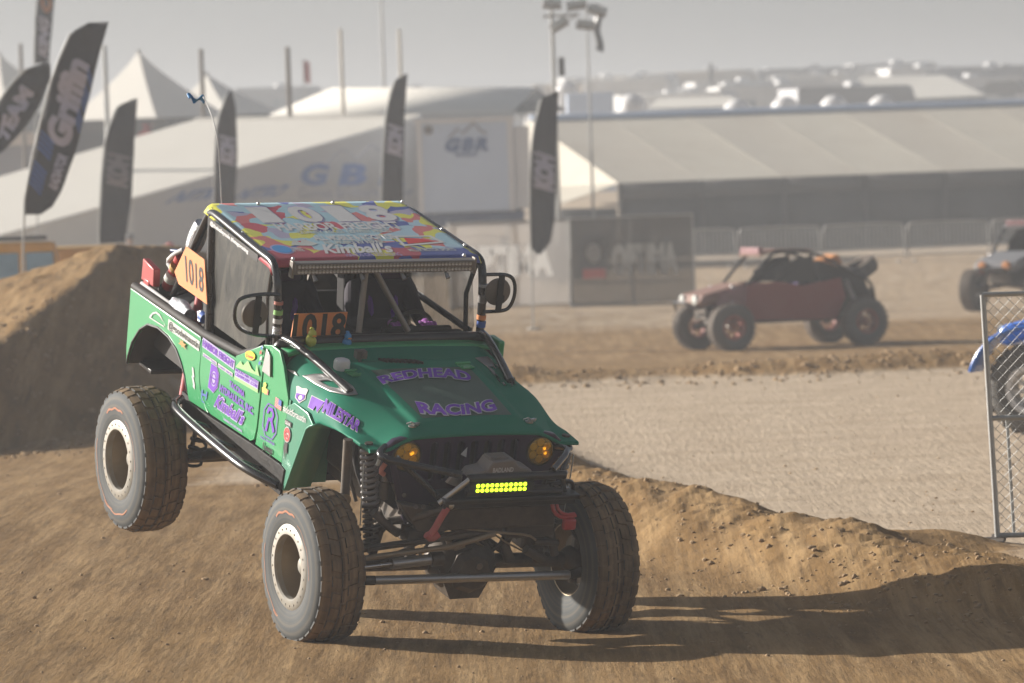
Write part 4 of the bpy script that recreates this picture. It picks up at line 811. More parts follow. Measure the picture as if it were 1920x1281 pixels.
# --- axles placed from the wheels
def inv(v): return RJ.transposed() @ Vector(v)
def wl(p): return RJ.transposed() @ (Vector(p)-TJ)
FRW = P(587, 1059, 29.5); FLW = P(1098, 1049, 30.35); RRW = P(264, 860, 31.85)
FRW.z = .452+gz(FRW.x, FRW.y); FLW.z = .450+gz(FLW.x, FLW.y)
AX = Vector((cos(radians(26.3)), sin(radians(26.3)), 0)); RLW = RRW + AX*1.93 + Vector((0, 0, -.02))
fr, fl, rr, rl = wl(FRW), wl(FLW), wl(RRW), wl(RLW)
def axle(a, b, dc, nm):
    d = (b-a).normalized(); m_ = MB(); m_.tube([a+d*.10, b-d*.10], .048, 14)
    c = a.lerp(b, dc); m_.ball(c, (.20, .235, .185), 18, 12); m_.lathe([(.13, .10), (.15, .17), (.11, .215), (0, .225)], 8, c+Vv((0, 0, 0)), 'X'); m_.lathe([(.08, -.15), (.07, -.34), (0, -.34)], 12, c, 'X')
    m_.prism([(-.20, 0), (.20, 0), (.10, -.20), (-.10, -.20)], lambda p, q, dd: c+Vv((-.10+dd, p, q)), .22)
    for e, s in ((a, 1), (b, -1)): m_.tube([e+d*s*.06+Vv((0, 0, .15)), e+d*s*.06+Vv((0, 0, -.15))], .05, 10); m_.ball(e+d*s*.10, .085, 12, 8)
    return m_.build(nm, 'oily', truck, angle=30)
fa = axle(fr, fl, .53, 'front_axle'); ra = axle(rr, rl, .5, 'rear_axle')
c = fr.lerp(fl, .53); m_ = MB(); m_.lathe([(.022, .226), (.022, .236), (0, .238)], 14, c+Vv((0, .02, .05)), 'X'); m_.build('diff_plug', 'greymetal', fa)
dvec = (fl-fr).normalized()
tb([fr+dvec*.30+Vv((.21, 0, -.03)), fl-dvec*.22+Vv((.21, 0, -.03))], .028, 0, 'alu', 'tie_rod')
tb([fr+dvec*.15+Vv((.20, 0, -.03)), fr+dvec*.32+Vv((.21, 0, -.03))], .03, 0, 'oily', 'tie_rod_end'); tb([fl-dvec*.22+Vv((.21, 0, -.03)), fl-dvec*.08+Vv((.17, 0, -.02))], .032, 0, 'oily', 'tie_rod_end')
tb([fr+dvec*.2+Vv((.18, 0, .04)), fr+dvec*.46+Vv((.18, 0, .065))], .012, 0, 'brightmetal', 'steering_ram_rod'); tb([fr+dvec*.44+Vv((.18, 0, .062)), fr+dvec*.70+Vv((.18, 0, .085))], .034, 0, 'alu', 'steering_ram')
tb([fr+dvec*.70+Vv((.18, 0, .085)), fr+dvec*.78+Vv((.18, 0, .09))], .045, 0, 'oily', 'steering_ram_cap')
tb([fr+dvec*.24+Vv((.10, 0, .13)), (.12, .18, -.46)], .022, 0, 'darkmetal', 'track_bar'); tb([fr+dvec*.28+Vv((.14, 0, .09)), (.16, -.18, -.54), (.16, .12, -.47)], .018, 0, 'rimbarrel', 'drag_link')
for s in (-1, 1):
    e = fr if s < 0 else fl; q = e-dvec*s*(.38)
    tb([q+Vv((0, 0, .08)), (-.35, s*.40, -.42), (-1.15, s*.34, -.50)], .028, 0, 'oily', 'lower_link'); tb([fr.lerp(fl, .5+s*.08)+Vv((0, 0, .16)), (-.9, s*.38, -.36)], .024, 0, 'darkmetal', 'upper_link')
    tb([q+Vv((.02, 0, .05)), q+Vv((.02, -s*.05, .28)), (.02, s*.42, -.40)], .026, 1, 'oily', 'axle_bracket'); 
    tb([e-dvec*s*.12+Vv((.08, 0, .16)), e-dvec*s*.20+Vv((.10, 0, .26)), (-.02, s*.55, -.45)], .010, 2, 'mattblack', 'brake_hose')
    e = rr if s < 0 else rl; q = e-dvec*s*.30
    tb([q, (-1.75, s*.40, -.52)], .035, 0, 'oily', 'rear_trailing_link'); tb([rr.lerp(rl, .5+s*.06)+Vv((0, 0, .16)), (-1.9, s*.36, -.40)], .026, 0, 'darkmetal', 'rear_upper_link')
    tb([q+Vv((0, 0, .05)), q+Vv((-.12, -s*.02, .34))], .020, 0, 'darkmetal', 'rear_shock_rod'); tb([q+Vv((-.12, -s*.02, .34)), (-3.10, s*.52, .28)], .040, 0, 'red', 'rear_shock')
    tb([(-2.72, s*.66, -.30), (-2.62, s*.68, -.58)], .034, 0, 'alu', 'rear_bypass_shock'); tb([(-2.62, s*.68, -.58), q+Vv((.10, 0, .02))], .016, 0, 'oily', 'rear_bypass_rod')
    m_ = MB(); m_.tube(helix((-2.55, s*.64, -.45), q+Vv((.16, 0, .0)), .055, .012, 8), .011, 6); m_.build('rear_spring', 'mattblack', truck)
tb([c+Vv((.05, -.10, .15)), (-.02, -.30, -.44)], .03, 1, 'oily', 'axle_truss'); tb([c+Vv((0, .12, .15)), (.0, .30, -.44)], .03, 0, 'oily', 'axle_truss'); tb([c+Vv((0, .30, .05)), (.0, .06, -.50)], .022, 0, 'oily', 'axle_truss')
tb([(.14, -.10, -.43), (.16, .20, -.47), (.15, .36, -.49), (.14, .42, -.53)], .008, 1, 'rimbarrel', 'winch_cable')
rr_ = random.Random(4)
tb([J(738, 905, 0, .02), J(757, 960, 0, .02)], .018, 0, 'oily', 'bracket_tube'); tb([J(760, 955, 0, .08), J(800, 975, 0, .10), J(905, 985, 0, .12)], .022, 1, 'oily', 'sway_bar')
tb([J(745, 975, 0, -.1), J(765, 1010, 0, -.05), J(770, 1050, 0, 0)], .035, 0, 'oily', 'axle_bracket'); tb([J(965, 975, 0, .0), J(945, 1020, 0, .02), J(955, 1050, 0, .02)], .035, 0, 'oily', 'axle_bracket')
tb([J(880, 990, 0, -.05), J(920, 1035, 0, 0)], .028, 0, 'oily', 'axle_bracket'); tb([J(835, 1000, 0, .05), J(848, 1030, 0, .06), J(870, 1022, 0, .06)], .020, 1, 'rimbarrel', 'breather_hose')
tb([J(700, 960, 0, 0), J(725, 985, 0, .0), J(745, 1000, 0, -.05)], .026, 1, 'darkmetal', 'hose'); tb([J(690, 1030, 0, .06), J(760, 1020, 0, .1), J(840, 1000, 0, .12), J(1000, 970, 0, .12)], .012, 1, 'oily', 'hose')
tb([J(1000, 985, 0, .0), J(1010, 1050, 0, .0)], .040, 0, 'oily', 'bypass_shock'); tb([J(1030, 990, 0, .02), J(1040, 1040, 0, .02)], .028, 0, 'darkmetal', 'brake_line_loom')
tb([J(1000, 1015, 0, .08), J(1045, 1018, 0, .05)], .022, 0, 'oily', 'steering_arm'); tb([J(985, 1030, 0, .08), J(1020, 1050, 0, .08)], .030, 0, 'oily', 'steering_knuckle')
m_ = MB(); m_.box(J(935, 945, 0, .10), (.12, .22, .12)); m_.build('steering_box', 'oily', truck, bevel=.02); m_ = MB(); m_.box(J(780, 1000, 0, .0), (.16, .18, .10)); m_.build('spring_perch', 'oily', truck, bevel=.015); m_ = MB(); m_.box(J(990, 1005, 0, -.04), (.16, .16, .12)); m_.build('spring_perch', 'oily', truck, bevel=.015)
for k in range(16):
    a_ = J(rr_.uniform(740, 1020), rr_.uniform(935, 985), 0, rr_.uniform(-.1, .12)); b_ = J(rr_.uniform(720, 1030), rr_.uniform(985, 1045), 0, rr_.uniform(-.1, .1)); tb([a_, a_.lerp(b_, .5)+Vv((rr_.uniform(-.04, .04), rr_.uniform(-.06, .06), rr_.uniform(-.05, .02))), b_], rr_.choice([.006, .009, .012]), 2, rr_.choice(['oily', 'mattblack', 'darkmetal', 'rimbarrel']), 'hose')
for k in range(14):
    p_ = J(rr_.uniform(745, 1040), rr_.uniform(925, 965), 0, rr_.uniform(.06, .16)); m_ = MB(); m_.lathe([(.014, 0), (.014, .012), (.008, .012), (.008, .022), (0, .022)], 6, p_, 'X'); m_.build('bolt', rr_.choice(['darkmetal', 'greymetal']), truck)
for sg in (-1, 1):
    for k in range(4):
        y_ = sg*rr_.uniform(.48, .62); tb([(-.25-.1*k, y_, .0), (-.2-.12*k, y_+sg*.05, -.18), (-.3-.05*k, y_-sg*.03, -.42)], .012+.006*(k % 2), 2, ['oily', 'mattblack', 'darkmetal', 'mattblack'][k], 'hose')
# --- wheels
def wheel(center, side, name='wheel', flat=True, W=.315, R=.482, prn=True):
    """side -1: the dished face looks to the truck's right"""
    up = inv((0, 0, 1)); ax = inv(AX); fw = inv((AX.y, -AX.x, 0)); Rm = Matrix((fw, ax, up)).transposed() @ Matrix.Rotation(pi if side > 0 else 0, 3, 'Z')
    # small random spin so that no two wheels match
    spin = Matrix.Rotation(center.x*3+side, 3, 'Y'); s_ = .205
    m_ = MB(); m_.lathe([(.222, -.135), (.200, -.128), (.192, -.06), (.186, .03), (.180, .045), (.215, .09), (.222, .135), (.232, .138), (.232, -.138)], 48, (0, 0, 0), 'Y', True)
    rim = m_.build(name, 'rimbarrel', truck); rim.matrix_local = Matrix.Translation(wl(center)-B0+B0) @ Rm.to_4x4()
    m_ = MB(); m_.lathe([(.196, -.125), (.196, -.160), (.204, -.170), (.250, -.168), (.266, -.158), (.268, -.146), (.230, -.140)], 48, (0, 0, 0), 'Y', True)
    for k in range(24): a = 2*pi*k/24; m_.lathe([(.0065, -.1725), (.0065, -.166)], 6, (.236*cos(a), 0, .236*sin(a)), 'Y')
    m_.build('beadlock_ring', 'beadlock', rim)
    m_ = MB(); m_.lathe([(.188, .005), (.15, .012), (.13, -.012), (.08, -.015), (.08, .02), (.19, .03)], 40, (0, 0, 0), 'Y', True)
    for k in range(8): a = 2*pi*k/8; m_.lathe([(.013, -.032), (.013, -.012)], 6, (.105*cos(a), 0, .105*sin(a)), 'Y')
    m_.lathe([(0, -.085), (.045, -.083), (.055, -.075), (.058, -.01)], 20, (0, 0, 0), 'Y'); m_.build('wheel_hub', 'beadlock', rim)
    m_ = MB(); m_.lathe([(.155, .06), (.155, .072)], 30, (0, 0, 0), 'Y'); m_.build('brake_disc', 'darkmetal', rim)
    # tyre
    m_ = MB(); h = W/2
    prof = [(.226, -h*.86), (.250, -h*.98), (.30, -h*1.07), (.36, -h*1.09), (.405, -h*1.02), (.435, -h*.93), (.452, -h*.80), (.461, -h*.5), (.463, 0), (.461, h*.5), (.452, h*.80), (.435, h*.93), (.405, h*1.02), (.36, h*1.09), (.30, h*1.07), (.250, h*.98), (.226, h*.86)]
    k_ = (R-.008)/.463; prof = [(.226+(r-.226)*k_ if r > .3 else r, y) for r, y in prof]
    m_.lathe(prof, 96, (0, 0, 0), 'Y', True)
    rnd = random.Random(5)
    def lug(a, y0, y1, da, hgt, sk=0, rb=None):
        vs = []
        for dy, yy in enumerate((y0, y1)):
            for q in (-da, da):
                for hh in (-.012, hgt):
                    rad = (R-.008)*(1-.045*max(0, (abs(yy)/h-.5))**1.0*1.1)+hh if rb is None else rb[dy]+hh
                    an = a+q*(.92 if hh > 0 else 1)+sk*yy; vs.append((rad*cos(an), yy, rad*sin(an)))
        m_.add(vs, [(0, 1, 3, 2), (4, 6, 7, 5), (0, 4, 5, 1), (2, 3, 7, 6), (1, 5, 7, 3)])
    NL = 30
    for k in range(NL):
        a = 2*pi*k/NL
        for s in (-1, 1):
            o_ = .5*2*pi/NL*(s > 0)
            lug(a+o_, s*h*.58, s*h*.93, .078, .005, 0, (.461*R/.475, .442*R/.475)); lug(a+o_+.02, s*h*.16, s*h*.52, .070, .006, s*.6)
        lug(a+.08, -h*.10, h*.10, .090, .006, .5)
    # flatten the contact patch and bulge the wall there
    if flat:
        Mw = Matrix.Translation(center)
        R3 = (RJ @ Rm).to_3x3(); g0 = gz(center.x, center.y)-.004; nv = []
        for v in m_.v:
            p = center + R3 @ Vector(v); dz = p.z-g0
            if dz < .16:
                t = (1-max(dz, 0)/.16)**1.0; ya = v[1]; loc = Vector(v); loc.y = ya*(1+.15*t*(1-.4*t)); p = center + R3 @ loc; p.z = g0 + max(dz, 0)*(1-.12*t)+ .012*(1 if dz < 0 else 0)*0
                p.z = max(p.z, g0); loc = R3.transposed() @ (p-center); nv.append(tuple(loc))
            else: nv.append(v)
        m_.v = nv
    ty = m_.build('tyre', 'tyre', rim, angle=50)
    # painted orange arcs and lettering on the side wall
    if prn:
        def wall(r): return -float(np.interp(r, [p[0] for p in prof[:7]], [-p[1] for p in prof[:7]]))-.0025
        for a0, a1, r0, r1 in ((2.75, 4.4, .345, .350), (4.0, 5.15, .354, .363), (1.15, 2.0, .332, .346), (-.2, 1.0, .315, .319)):
            n = 40; m2 = MB()
            def wf(u, v, a0=a0, a1=a1, r0=r0, r1=r1): a = lerp(a0, a1, u)+.0; r = lerp(r0, r1, v)+.004*sin(17*u); return Vv((-r*cos(a+pi), wall(r), r*sin(a)))
            m2.grid(wf, n, 2); m2.build('orange_tyre_paint', 'orangestripe', rim)
    return rim
wheels = [wheel(FRW, -1), wheel(FLW, 1), wheel(RRW, -1, flat=False), wheel(RLW, 1, flat=False)]
# --- rear of the truck: red light block, foil wrapped pipe, canisters
m_ = MB(); m_.prism([(-3.72, .02), (-3.72, .17), (-3.52, .15), (-3.50, .03)], lambda a, b, d: Vv((a, -.66-d, b)), .05); m_.box((-3.62, -.69, .03), (.1, .05, .04)); m_.build('rear_light', 'red', truck, bevel=.008)
tb([J(309, 547, 1, -.60), J(341, 482, 1, -.60)], .045, 0, 'red', 'rear_reservoir'); tb([J(300, 556, 1, -.62), J(311, 543, 1, -.62)], .052, 0, 'mattblack', 'rear_reservoir_end')
tb([J(320, 524, 1, -.62), J(324, 516, 1, -.62)], .050, 0, 'offwhite', 'rear_reservoir_band'); tb([J(330, 504, 1, -.62), J(333, 498, 1, -.62)], .050, 0, 'gold', 'rear_reservoir_band')
tb([J(324, 508, 1, -.64), J(313, 490, 1, -.64), J(326, 477, 1, -.64), J(344, 468, 1, -.62)], .016, 1, 'white', 'wrapped_hose'); tb([J(322, 470, 1, -.62), J(348, 473, 1, -.60)], .014, 0, 'navy', 'nozzle')
tb([J(266, 531, 1, -.71), J(325, 574, 1, -.71)], .014, 0, 'white', 'bed_rail_tube'); tb([J(263, 535, 1, -.71), J(322, 579, 1, -.71)], .016, 0, 'red', 'bed_rail_tube')
tb([J(327, 566, 1, -.69), J(340, 577, 1, -.69), J(356, 592, 1, -.69)], [.035, .058, .045], 0, 'foil', 'silver_bottle'); tb([J(382, 583, 1, -.70), J(384, 603, 1, -.70)], .045, 0, 'foil', 'silver_bottle'); tb([J(380, 592, 1, -.72), J(385, 598, 1, -.72)], .036, 0, 'blueneon', 'bottle_label')
tb([J(362, 466, 1, -.64), J(370, 445, 1, -.64), J(378, 418, 1, -.64)], [.05, .066, .045], 1, 'foil', 'foil_wrapped_pipe')
for sg in (-1, 1):
    m_ = MB(); wpts = [(-3.70, -.56), (-3.66, -.48), (-3.60, -.37), (-3.49, -.25), (-3.37, -.175), (-3.21, -.145), (-3.03, -.153), (-2.88, -.195), (-2.77, -.26), (-2.70, -.33), (-2.63, -.43), (-2.60, -.48)]
    for (a_, b_), (c_, d_) in zip(wpts[:-1], wpts[1:]): m_.add([(a_, sg*.755, b_), (c_, sg*.755, d_), (c_, sg*.38, d_), (a_, sg*.38, b_)], [(0, 1, 2, 3)])
    m_.build('wheel_arch_liner', 'mattblack', truck, solid=.01)
tb([(-3.2, -.45, -.05), (-2.8, -.45, .18)], .12, 0, 'mattblack', 'rear_duct'); tb([(-3.25, .2, .0), (-2.8, .2, .25)], .11, 0, 'oily', 'rear_duct')
m_ = MB(); m_.box((-3.60, -.12, -.565), (.22, 1.1, .035)); m_.build('rear_bumper', 'black', truck, bevel=.01)
for sg in (-1, 1): m_ = MB(); m_.box((-3.15, sg*.60, -.28), (.9, .04, .28)); m_.build('rear_wheel_well', 'mattblack', truck)
# seats
for y in (-.36, .36):
    m_ = MB(); m_.box((-2.36, y, .18), (.14, .46, .80), Matrix.Rotation(-.18, 3, 'Y')); m_.box((-2.12, y, -.18), (.5, .46, .12)); m_.box((-2.38, y-.17, .52), (.16, .05, .22)); m_.box((-2.38, y+.17, .52), (.16, .05, .22)); m_.build('seat', 'seat', truck, bevel=.03)
m_ = MB(); st = [(-1.78+.05*sin(a), .36+.16*cos(a), .22+.155*sin(a)) for a in [2*pi*k/24 for k in range(24)]]; m_.tube(st, .014, 8, closed=True); m_.tube([(-1.78, .36, .22), (-1.62, .36, .20)], .02, 8); m_.box((-1.78, .36, .22), (.02, .30, .04)); m_.build('steering_wheel', 'mattblack', truck)
# all direct children were modelled about the headlight origin; shift them onto the truck's base
for ch in [o for o in bpy.data.objects if o.parent == truck]: ch.location = Vector(ch.location)-B0
# --- things that ride on the truck
def on_truck(nm, loc): o = empty(nm, (0, 0, 0)); o.matrix_world = jmat(loc); return o
def duck(nm, px, py, X, body, s, label):
    p = J(px, py, 0, X); r = on_truck(nm, p); m_ = MB()
    m_.ball((0, 0, .045*s), (.050*s, .042*s, .045*s), 16, 10); m_.ball((-.045*s, 0, .07*s), (.025*s, .015*s, .018*s), 8, 6); m_.build('duck_body', body, r)
    m_ = MB(); m_.ball((.012*s, 0, .108*s), (.034*s, .032*s, .034*s), 14, 9); m_.ball((-.005*s, .0, .142*s), (.020*s, .018*s, .012*s), 10, 6); m_.build('duck_head', body, r)
    m_ = MB(); m_.ball((.045*s, .004*s, .098*s), (.018*s, .018*s, .007*s), 10, 6); m_.build('duck_bill', 'duckorange', r)
    return tag(r, label, 'toy duck', 'toy ducks on the dash')
duck('toy_duck', 582, 650, -1.33, 'duckyellow', .82, 'yellow-green rubber duck on the truck dash in front of the orange number board')
duck('toy_duck', 649, 652, -1.36, 'duckblue', .72, 'small blue rubber duck on the truck dash, right of the orange number board')
# ------------------------------------------------------------------ people
def skin_body(name, joints, edges, root, mat, parent):
    me = bpy.data.meshes.new(name); idx = {k: i for i, k in enumerate(joints)}
    me.from_pydata([joints[k][0] for k in joints], [(idx[a], idx[b]) for a, b in edges], [])
    o = bpy.data.objects.new(name, me); COL.objects.link(o); o.parent = parent
    o.modifiers.new('skin', 'SKIN')
    if not me.skin_vertices: 
        me.attributes  # layer is created with the modifier
    for k, d in zip(joints, me.skin_vertices[0].data): r = joints[k][1]; d.radius = (r, r) if not isinstance(r, tuple) else r; d.use_root = (k == root)
    ss = o.modifiers.new('sub', 'SUBSURF'); ss.levels = 1; ss.render_levels = 2
    me.materials.append(M[mat] if isinstance(mat, str) else mat)
    return o
def seated(nm, x, y, label, hands, root=None):
    r = root or on_truck(nm, (x, y, -.12)); J_ = {'pel': ((0, 0, .06), (.16, .12)), 'spine': ((-.06, 0, .26), (.155, .11)), 'chest': ((-.10, 0, .44), (.19, .12)), 'neck': ((-.09, 0, .57), .055), 'head': ((-.07, 0, .66), .08)}
    E_ = [('pel', 'spine'), ('spine', 'chest'), ('chest', 'neck'), ('neck', 'head')]
    for s in (-1, 1):
        t = 'r' if s < 0 else 'l'; hx_ = hands[0 if s < 0 else 1]
        J_['sh'+t] = ((-.08, s*.19, .49), .065); J_['el'+t] = ((.12, s*.25, .30), .05); J_['wr'+t] = (hx_, .036)
        J_['hip'+t] = ((.05, s*.10, .04), .085); J_['kn'+t] = ((.42, s*.14, .12), .065); J_['an'+t] = ((.62, s*.12, -.22), .05); J_['to'+t] = ((.74, s*.12, -.22), .04)
        E_ += [('chest', 'sh'+t), ('sh'+t, 'el'+t), ('el'+t, 'wr'+t), ('pel', 'hip'+t), ('hip'+t, 'kn'+t), ('kn'+t, 'an'+t), ('an'+t, 'to'+t)]
    skin_body('body', J_, E_, 'pel', 'suit', r)
    m_ = MB(); m_.ball((-.06, 0, .69), (.145, .125, .14), 20, 14); m_.box((.05, 0, .625), (.10, .15, .06)); m_.build('helmet', 'helmet', r, bevel=.01)
    m_ = MB(); m_.ball((-.025, 0, .70), (.128, .112, .055), 18, 8); m_.build('visor', 'visor', r)
    for s, hp in zip((-1, 1), hands):
        hp = Vv(hp); m_ = MB(); m_.ball(hp, (.045, .040, .030), 12, 8)
        for k in range(4): q = hp+Vv((.03, (k-1.5)*.020, .010)); m_.tube(smooth_path([q, q+Vv((.030, 0, .012)), q+Vv((.048, 0, -.012)), q+Vv((.036, 0, -.03))], 1), .0095, 7)
        q = hp+Vv((-.01, -s*.035, 0)); m_.tube([q, q+Vv((.02, -s*.02, .012)), q+Vv((.045, -s*.018, .006))], .010, 7); m_.build('gloved_hand', 'glove', r)
    for s in (-1, 1): m_ = MB(); m_.tube([(.0, s*.04, .15), (.02, s*.09, .40), (-.08, s*.10, .54)], .020, 6); m_.build('harness_strap', 'vinylpurple', r)
    return tag(r, label, 'person', None if root else 'crew in the race truck')
seated('person', -2.22, .36, 'driver in dark suit and helmet with purple gloves on the wheel, seated in the truck', ((.44, -.12, .40), (.44, .12, .40)))
seated('person', -2.22, -.36, 'co-driver in dark suit and purple helmet seated behind the number board in the truck', ((.38, -.12, .14), (.38, .12, .14)))

# ================================================================== BACKGROUND THINGS
def hz(px): return 300-(px-CX)*math.tan(ROLL)
def gp(px, D):                                   # ground point seen under pixel column px at distance D
    p = P(px, 640, D); x = (px-CX)/F*D; 
    for _ in range(2): z = gz(x, D); y_ = hz(px)+F*(HC-z)/D; x = P(px, y_, D).x
    return Vv((x, D, gz(x, D)))
# --- feather flags
def feather(px, D, pts, label, prints=(), lean=0, th=.03, body='flagblack'):
    """pts: banner outline in pixels; the pole stands on its left edge"""
    W = [P(x, y, D) for x, y in pts]; xb = W[0]
    base = Vv((P(px, 500, D).x, D, 0)); base.z = gz(base.x, D); r = empty('feather_flag', base); tag(r, label, 'feather flag', 'feather flags along the track')
    m_ = MB(); n = len(W)
    # gently rippled cloth: strips across the outline
    ys = sorted({round(p.z, 2) for p in W}); z0, z1 = ys[0], ys[-1]
    def span(z):
        xs = []
        for a, b in zip(W, W[1:]+W[:1]):
            if (a.z-z)*(b.z-z) <= 0 and abs(a.z-b.z) > 1e-6: xs.append(a.x+(b.x-a.x)*(z-a.z)/(b.z-a.z))
        return (min(xs), max(xs)) if xs else (W[0].x, W[0].x)
    rows = 26
    def fn(u, v):
        z = lerp(z0+.01, z1-.01, u); a, b = span(z); return Vv((lerp(a, b, v)-base.x, .07*sin(v*4+u*7)*v+ .03*sin(u*23), z-base.z))
    m_.grid(fn, rows, 8); bo = m_.build('banner', body, r, solid=.012)
    m_ = MB(); pole = [Vv((0, -.02, 0))]+[fn(u, 0)+Vv((-.015, -.02, 0)) for u in (0.02, .25, .5, .75, .95)]; m_.tube(smooth_path(pole, 1), .018, 8); m_.tube([(0, 0, 0), (.0, 0, .04)], .14, 12); m_.build('pole', 'galv', r)
    for s, u0, u1, v0, v1, mt, bold in prints:
        # lettering that climbs the banner
        text(s, lambda a, b: fn(lerp(u0, u1, a), lerp(v1, v0, b))+Vv((0, -.02, 0)), mt, bo, 'flag_lettering', bold=bold, shear=.15, cuts=10)
    return r
feather(38, 74, [(43, 404), (75, 403), (98, 388), (118, 355), (140, 290), (165, 190), (188, 95), (205, 40), (170, 41), (135, 60), (115, 95), (95, 160), (78, 230), (60, 310), (50, 360)], 'tall black feather flag with white script and blue marks, largest at the left', [('Griffin', .33, .78, .22, .78, 'printwhite', .06), ('RADIATOR', .12, .30, .60, .85, 'printwhite', .05), ('/////  ////', .10, .40, .05, .4, 'blueneon', .05), ('/// //// //', .42, .72, .82, .97, 'blueneon', .05)])
feather(-12, 80, [(-20, 300), (5, 285), (35, 255), (70, 205), (95, 150), (95, 118), (65, 122), (35, 138), (10, 175), (-15, 215)], 'black feather flag leaning over at the left edge, with pale lettering', [('TEAM', .15, .7, .3, .7, 'printwhite', .06)])
feather(70, 120, [(65, 120), (92, 120), (106, -60), (75, -60), (68, 30)], 'narrow dark flag with orange and white print, highest at the upper left', [('KING', .05, .45, .25, .8, 'printwhite', .06), ('OFF', .50, .95, .25, .8, 'printorange', .06)])
feather(192, 96, [(186, 458), (235, 455), (246, 380), (252, 260), (258, 184), (238, 188), (214, 205), (200, 250), (192, 330)], 'faded dark feather flag with a grey crest, right of the tallest flag', [('KOH', .38, .60, .2, .8, 'printgrey', .08)])
feather(405, 112, [(402, 400), (440, 400), (445, 290), (442, 200), (434, 166), (422, 185), (408, 225), (404, 300)], 'black pointed feather flag with pale crest behind the truck roof', [('KOH', .38, .60, .22, .85, 'printwhite', .09)])
feather(716, 114, [(716, 390), (755, 390), (757, 300), (759, 210), (764, 138), (745, 145), (730, 172), (724, 215), (718, 300)], 'black feather flag with pale crest left of the white trailer', [('KOH', .38, .60, .22, .85, 'printwhite', .09)])
feather(996, 104, [(997, 476), (1012, 478), (1032, 455), (1042, 400), (1043, 300), (1045, 220), (1048, 170), (1020, 178), (1006, 205), (998, 260), (993, 360)], 'black feather flag with pale crest in front of the grey mesh banners', [('KOH', .38, .60, .22, .85, 'printwhite', .09)])
# --- poles
for px, top, D, r_, mt, lb_ in ((46, 82, 165, .09, 'wood', 'grey wooden pole behind the leftmost flag'), (203, 86, 150, .10, 'galv', 'pale pole between the tallest flag and the peaked tent'), (384, 92, 160, .10, 'wood', 'dark wooden pole in front of the peaked white tents'), (546, 88, 160, .11, 'wood', 'dark wooden pole standing alone left of the white canopy roof'), (646, 54, 175, .09, 'tentroof', 'pale beige pole above the rear white canopy'), (756, 55, 180, .09, 'tentroof', 'pale beige pole behind the black flag by the trailer'), (722, -60, 230, .09, 'galv', 'tall thin pale mast rising out of the top of the picture'), (1338, 118, 330, .16, 'rvdark', 'slim dark mast far behind the long grey tent')):
    g = gp(px, D); t = P(px-(640-top)*0, top, D); h = t.z-g.z; o = MB().tube([(0, 0, 0), (0, 0, h)], [r_, r_*.75], 10).build('pole', mt, None); o.location = (P(px, (top+480)/2, D).x, D, g.z); tag(o, lb_, 'pole')
# --- GBR awning tent
def quadtent(nm, label, cat='tent'): r = empty(nm, (0, 0, 0)); tag(r, label, cat); return r
t = quadtent('awning_tent', 'sunlit white awning roof sloping left with a shaded lettered wall below it', 'awning'); o0 = gp(500, 148); t.location = o0
def rel(px, py, D): return P(px, py, D)-o0
R1, R2, F1, F0, B0_, G1, G0 = rel(788, 219, 150), rel(366, 226, 153), rel(250, 373, 147.5), rel(-60, 460, 146), rel(-60, 350, 151), rel(788, 520, 150), rel(250, 520, 147.5)
m_ = MB(); m_.add([R2, R1, F1, F0, B0_], [(0, 1, 2), (0, 2, 4), (2, 3, 4)]); m_.build('roof', 'canvas', t, solid=.05, smooth=False)
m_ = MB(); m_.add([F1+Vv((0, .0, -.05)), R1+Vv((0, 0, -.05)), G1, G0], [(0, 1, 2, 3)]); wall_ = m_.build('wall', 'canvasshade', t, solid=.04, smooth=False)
m_ = MB(); m_.add([F0+Vv((0, 0, -.05)), F1+Vv((0, 0, -.05)), G0, rel(-60, 530, 146)], [(0, 1, 2, 3)]); m_.build('wall', 'canvas', t, solid=.04, smooth=False)
m_ = MB(); m_.tube([R2, R1], .08, 8); m_.tube([R1, F1, F0], .06, 8); m_.build('edge_rail', 'canvas', t)
def wallp(px, py, off=.06): p = rel(px, py, 149-(790-px)*.0046+.9); return p+Vv((0, -off, 0))
def wt_(s, x0, y0, x1, y1, h, mt, bold=.03, shear=.0, sp=1.0, par=None): return text(s, lambda a, b: wallp(lerp(x0, x1, a), lerp(y0, y1, a)-h*b, 1.0), mt, par or wall_, 'wall_lettering', bold=bold, shear=shear, space=sp)
M['gbrblue'] = pmat('blue_wall_print', (.06, .13, .33), .7, 0, .1); M['printpale'] = pmat('pale_grey_wall_print', (.30, .30, .34), .7, 0, .1)
for ch_, x0 in (('G', 562), ('B', 636), ('R', 712)): text(ch_, lambda a, b: wallp(lerp(x0, x0+50, a)+10*b, 345-36*b, 1.0), 'gbrblue', wall_, 'wall_lettering', bold=.05, shear=0)
wt_('Gomez Brothers Racing', 562, 372, 775, 368, 20, 'printpale', .02); wt_('NITRO', 315, 380, 420, 370, 18, 'gbrblue', .05, .3); wt_('NITRO', 440, 374, 525, 366, 18, 'gbrblue', .05, .3)
m_ = MB(); m_.tube([wallp(x, y, 1.0) for x, y in ((610, 310), (645, 280), (670, 300), (700, 270), (715, 285))], .03, 6); m_.build('wall_logo', 'printpale', wall_)
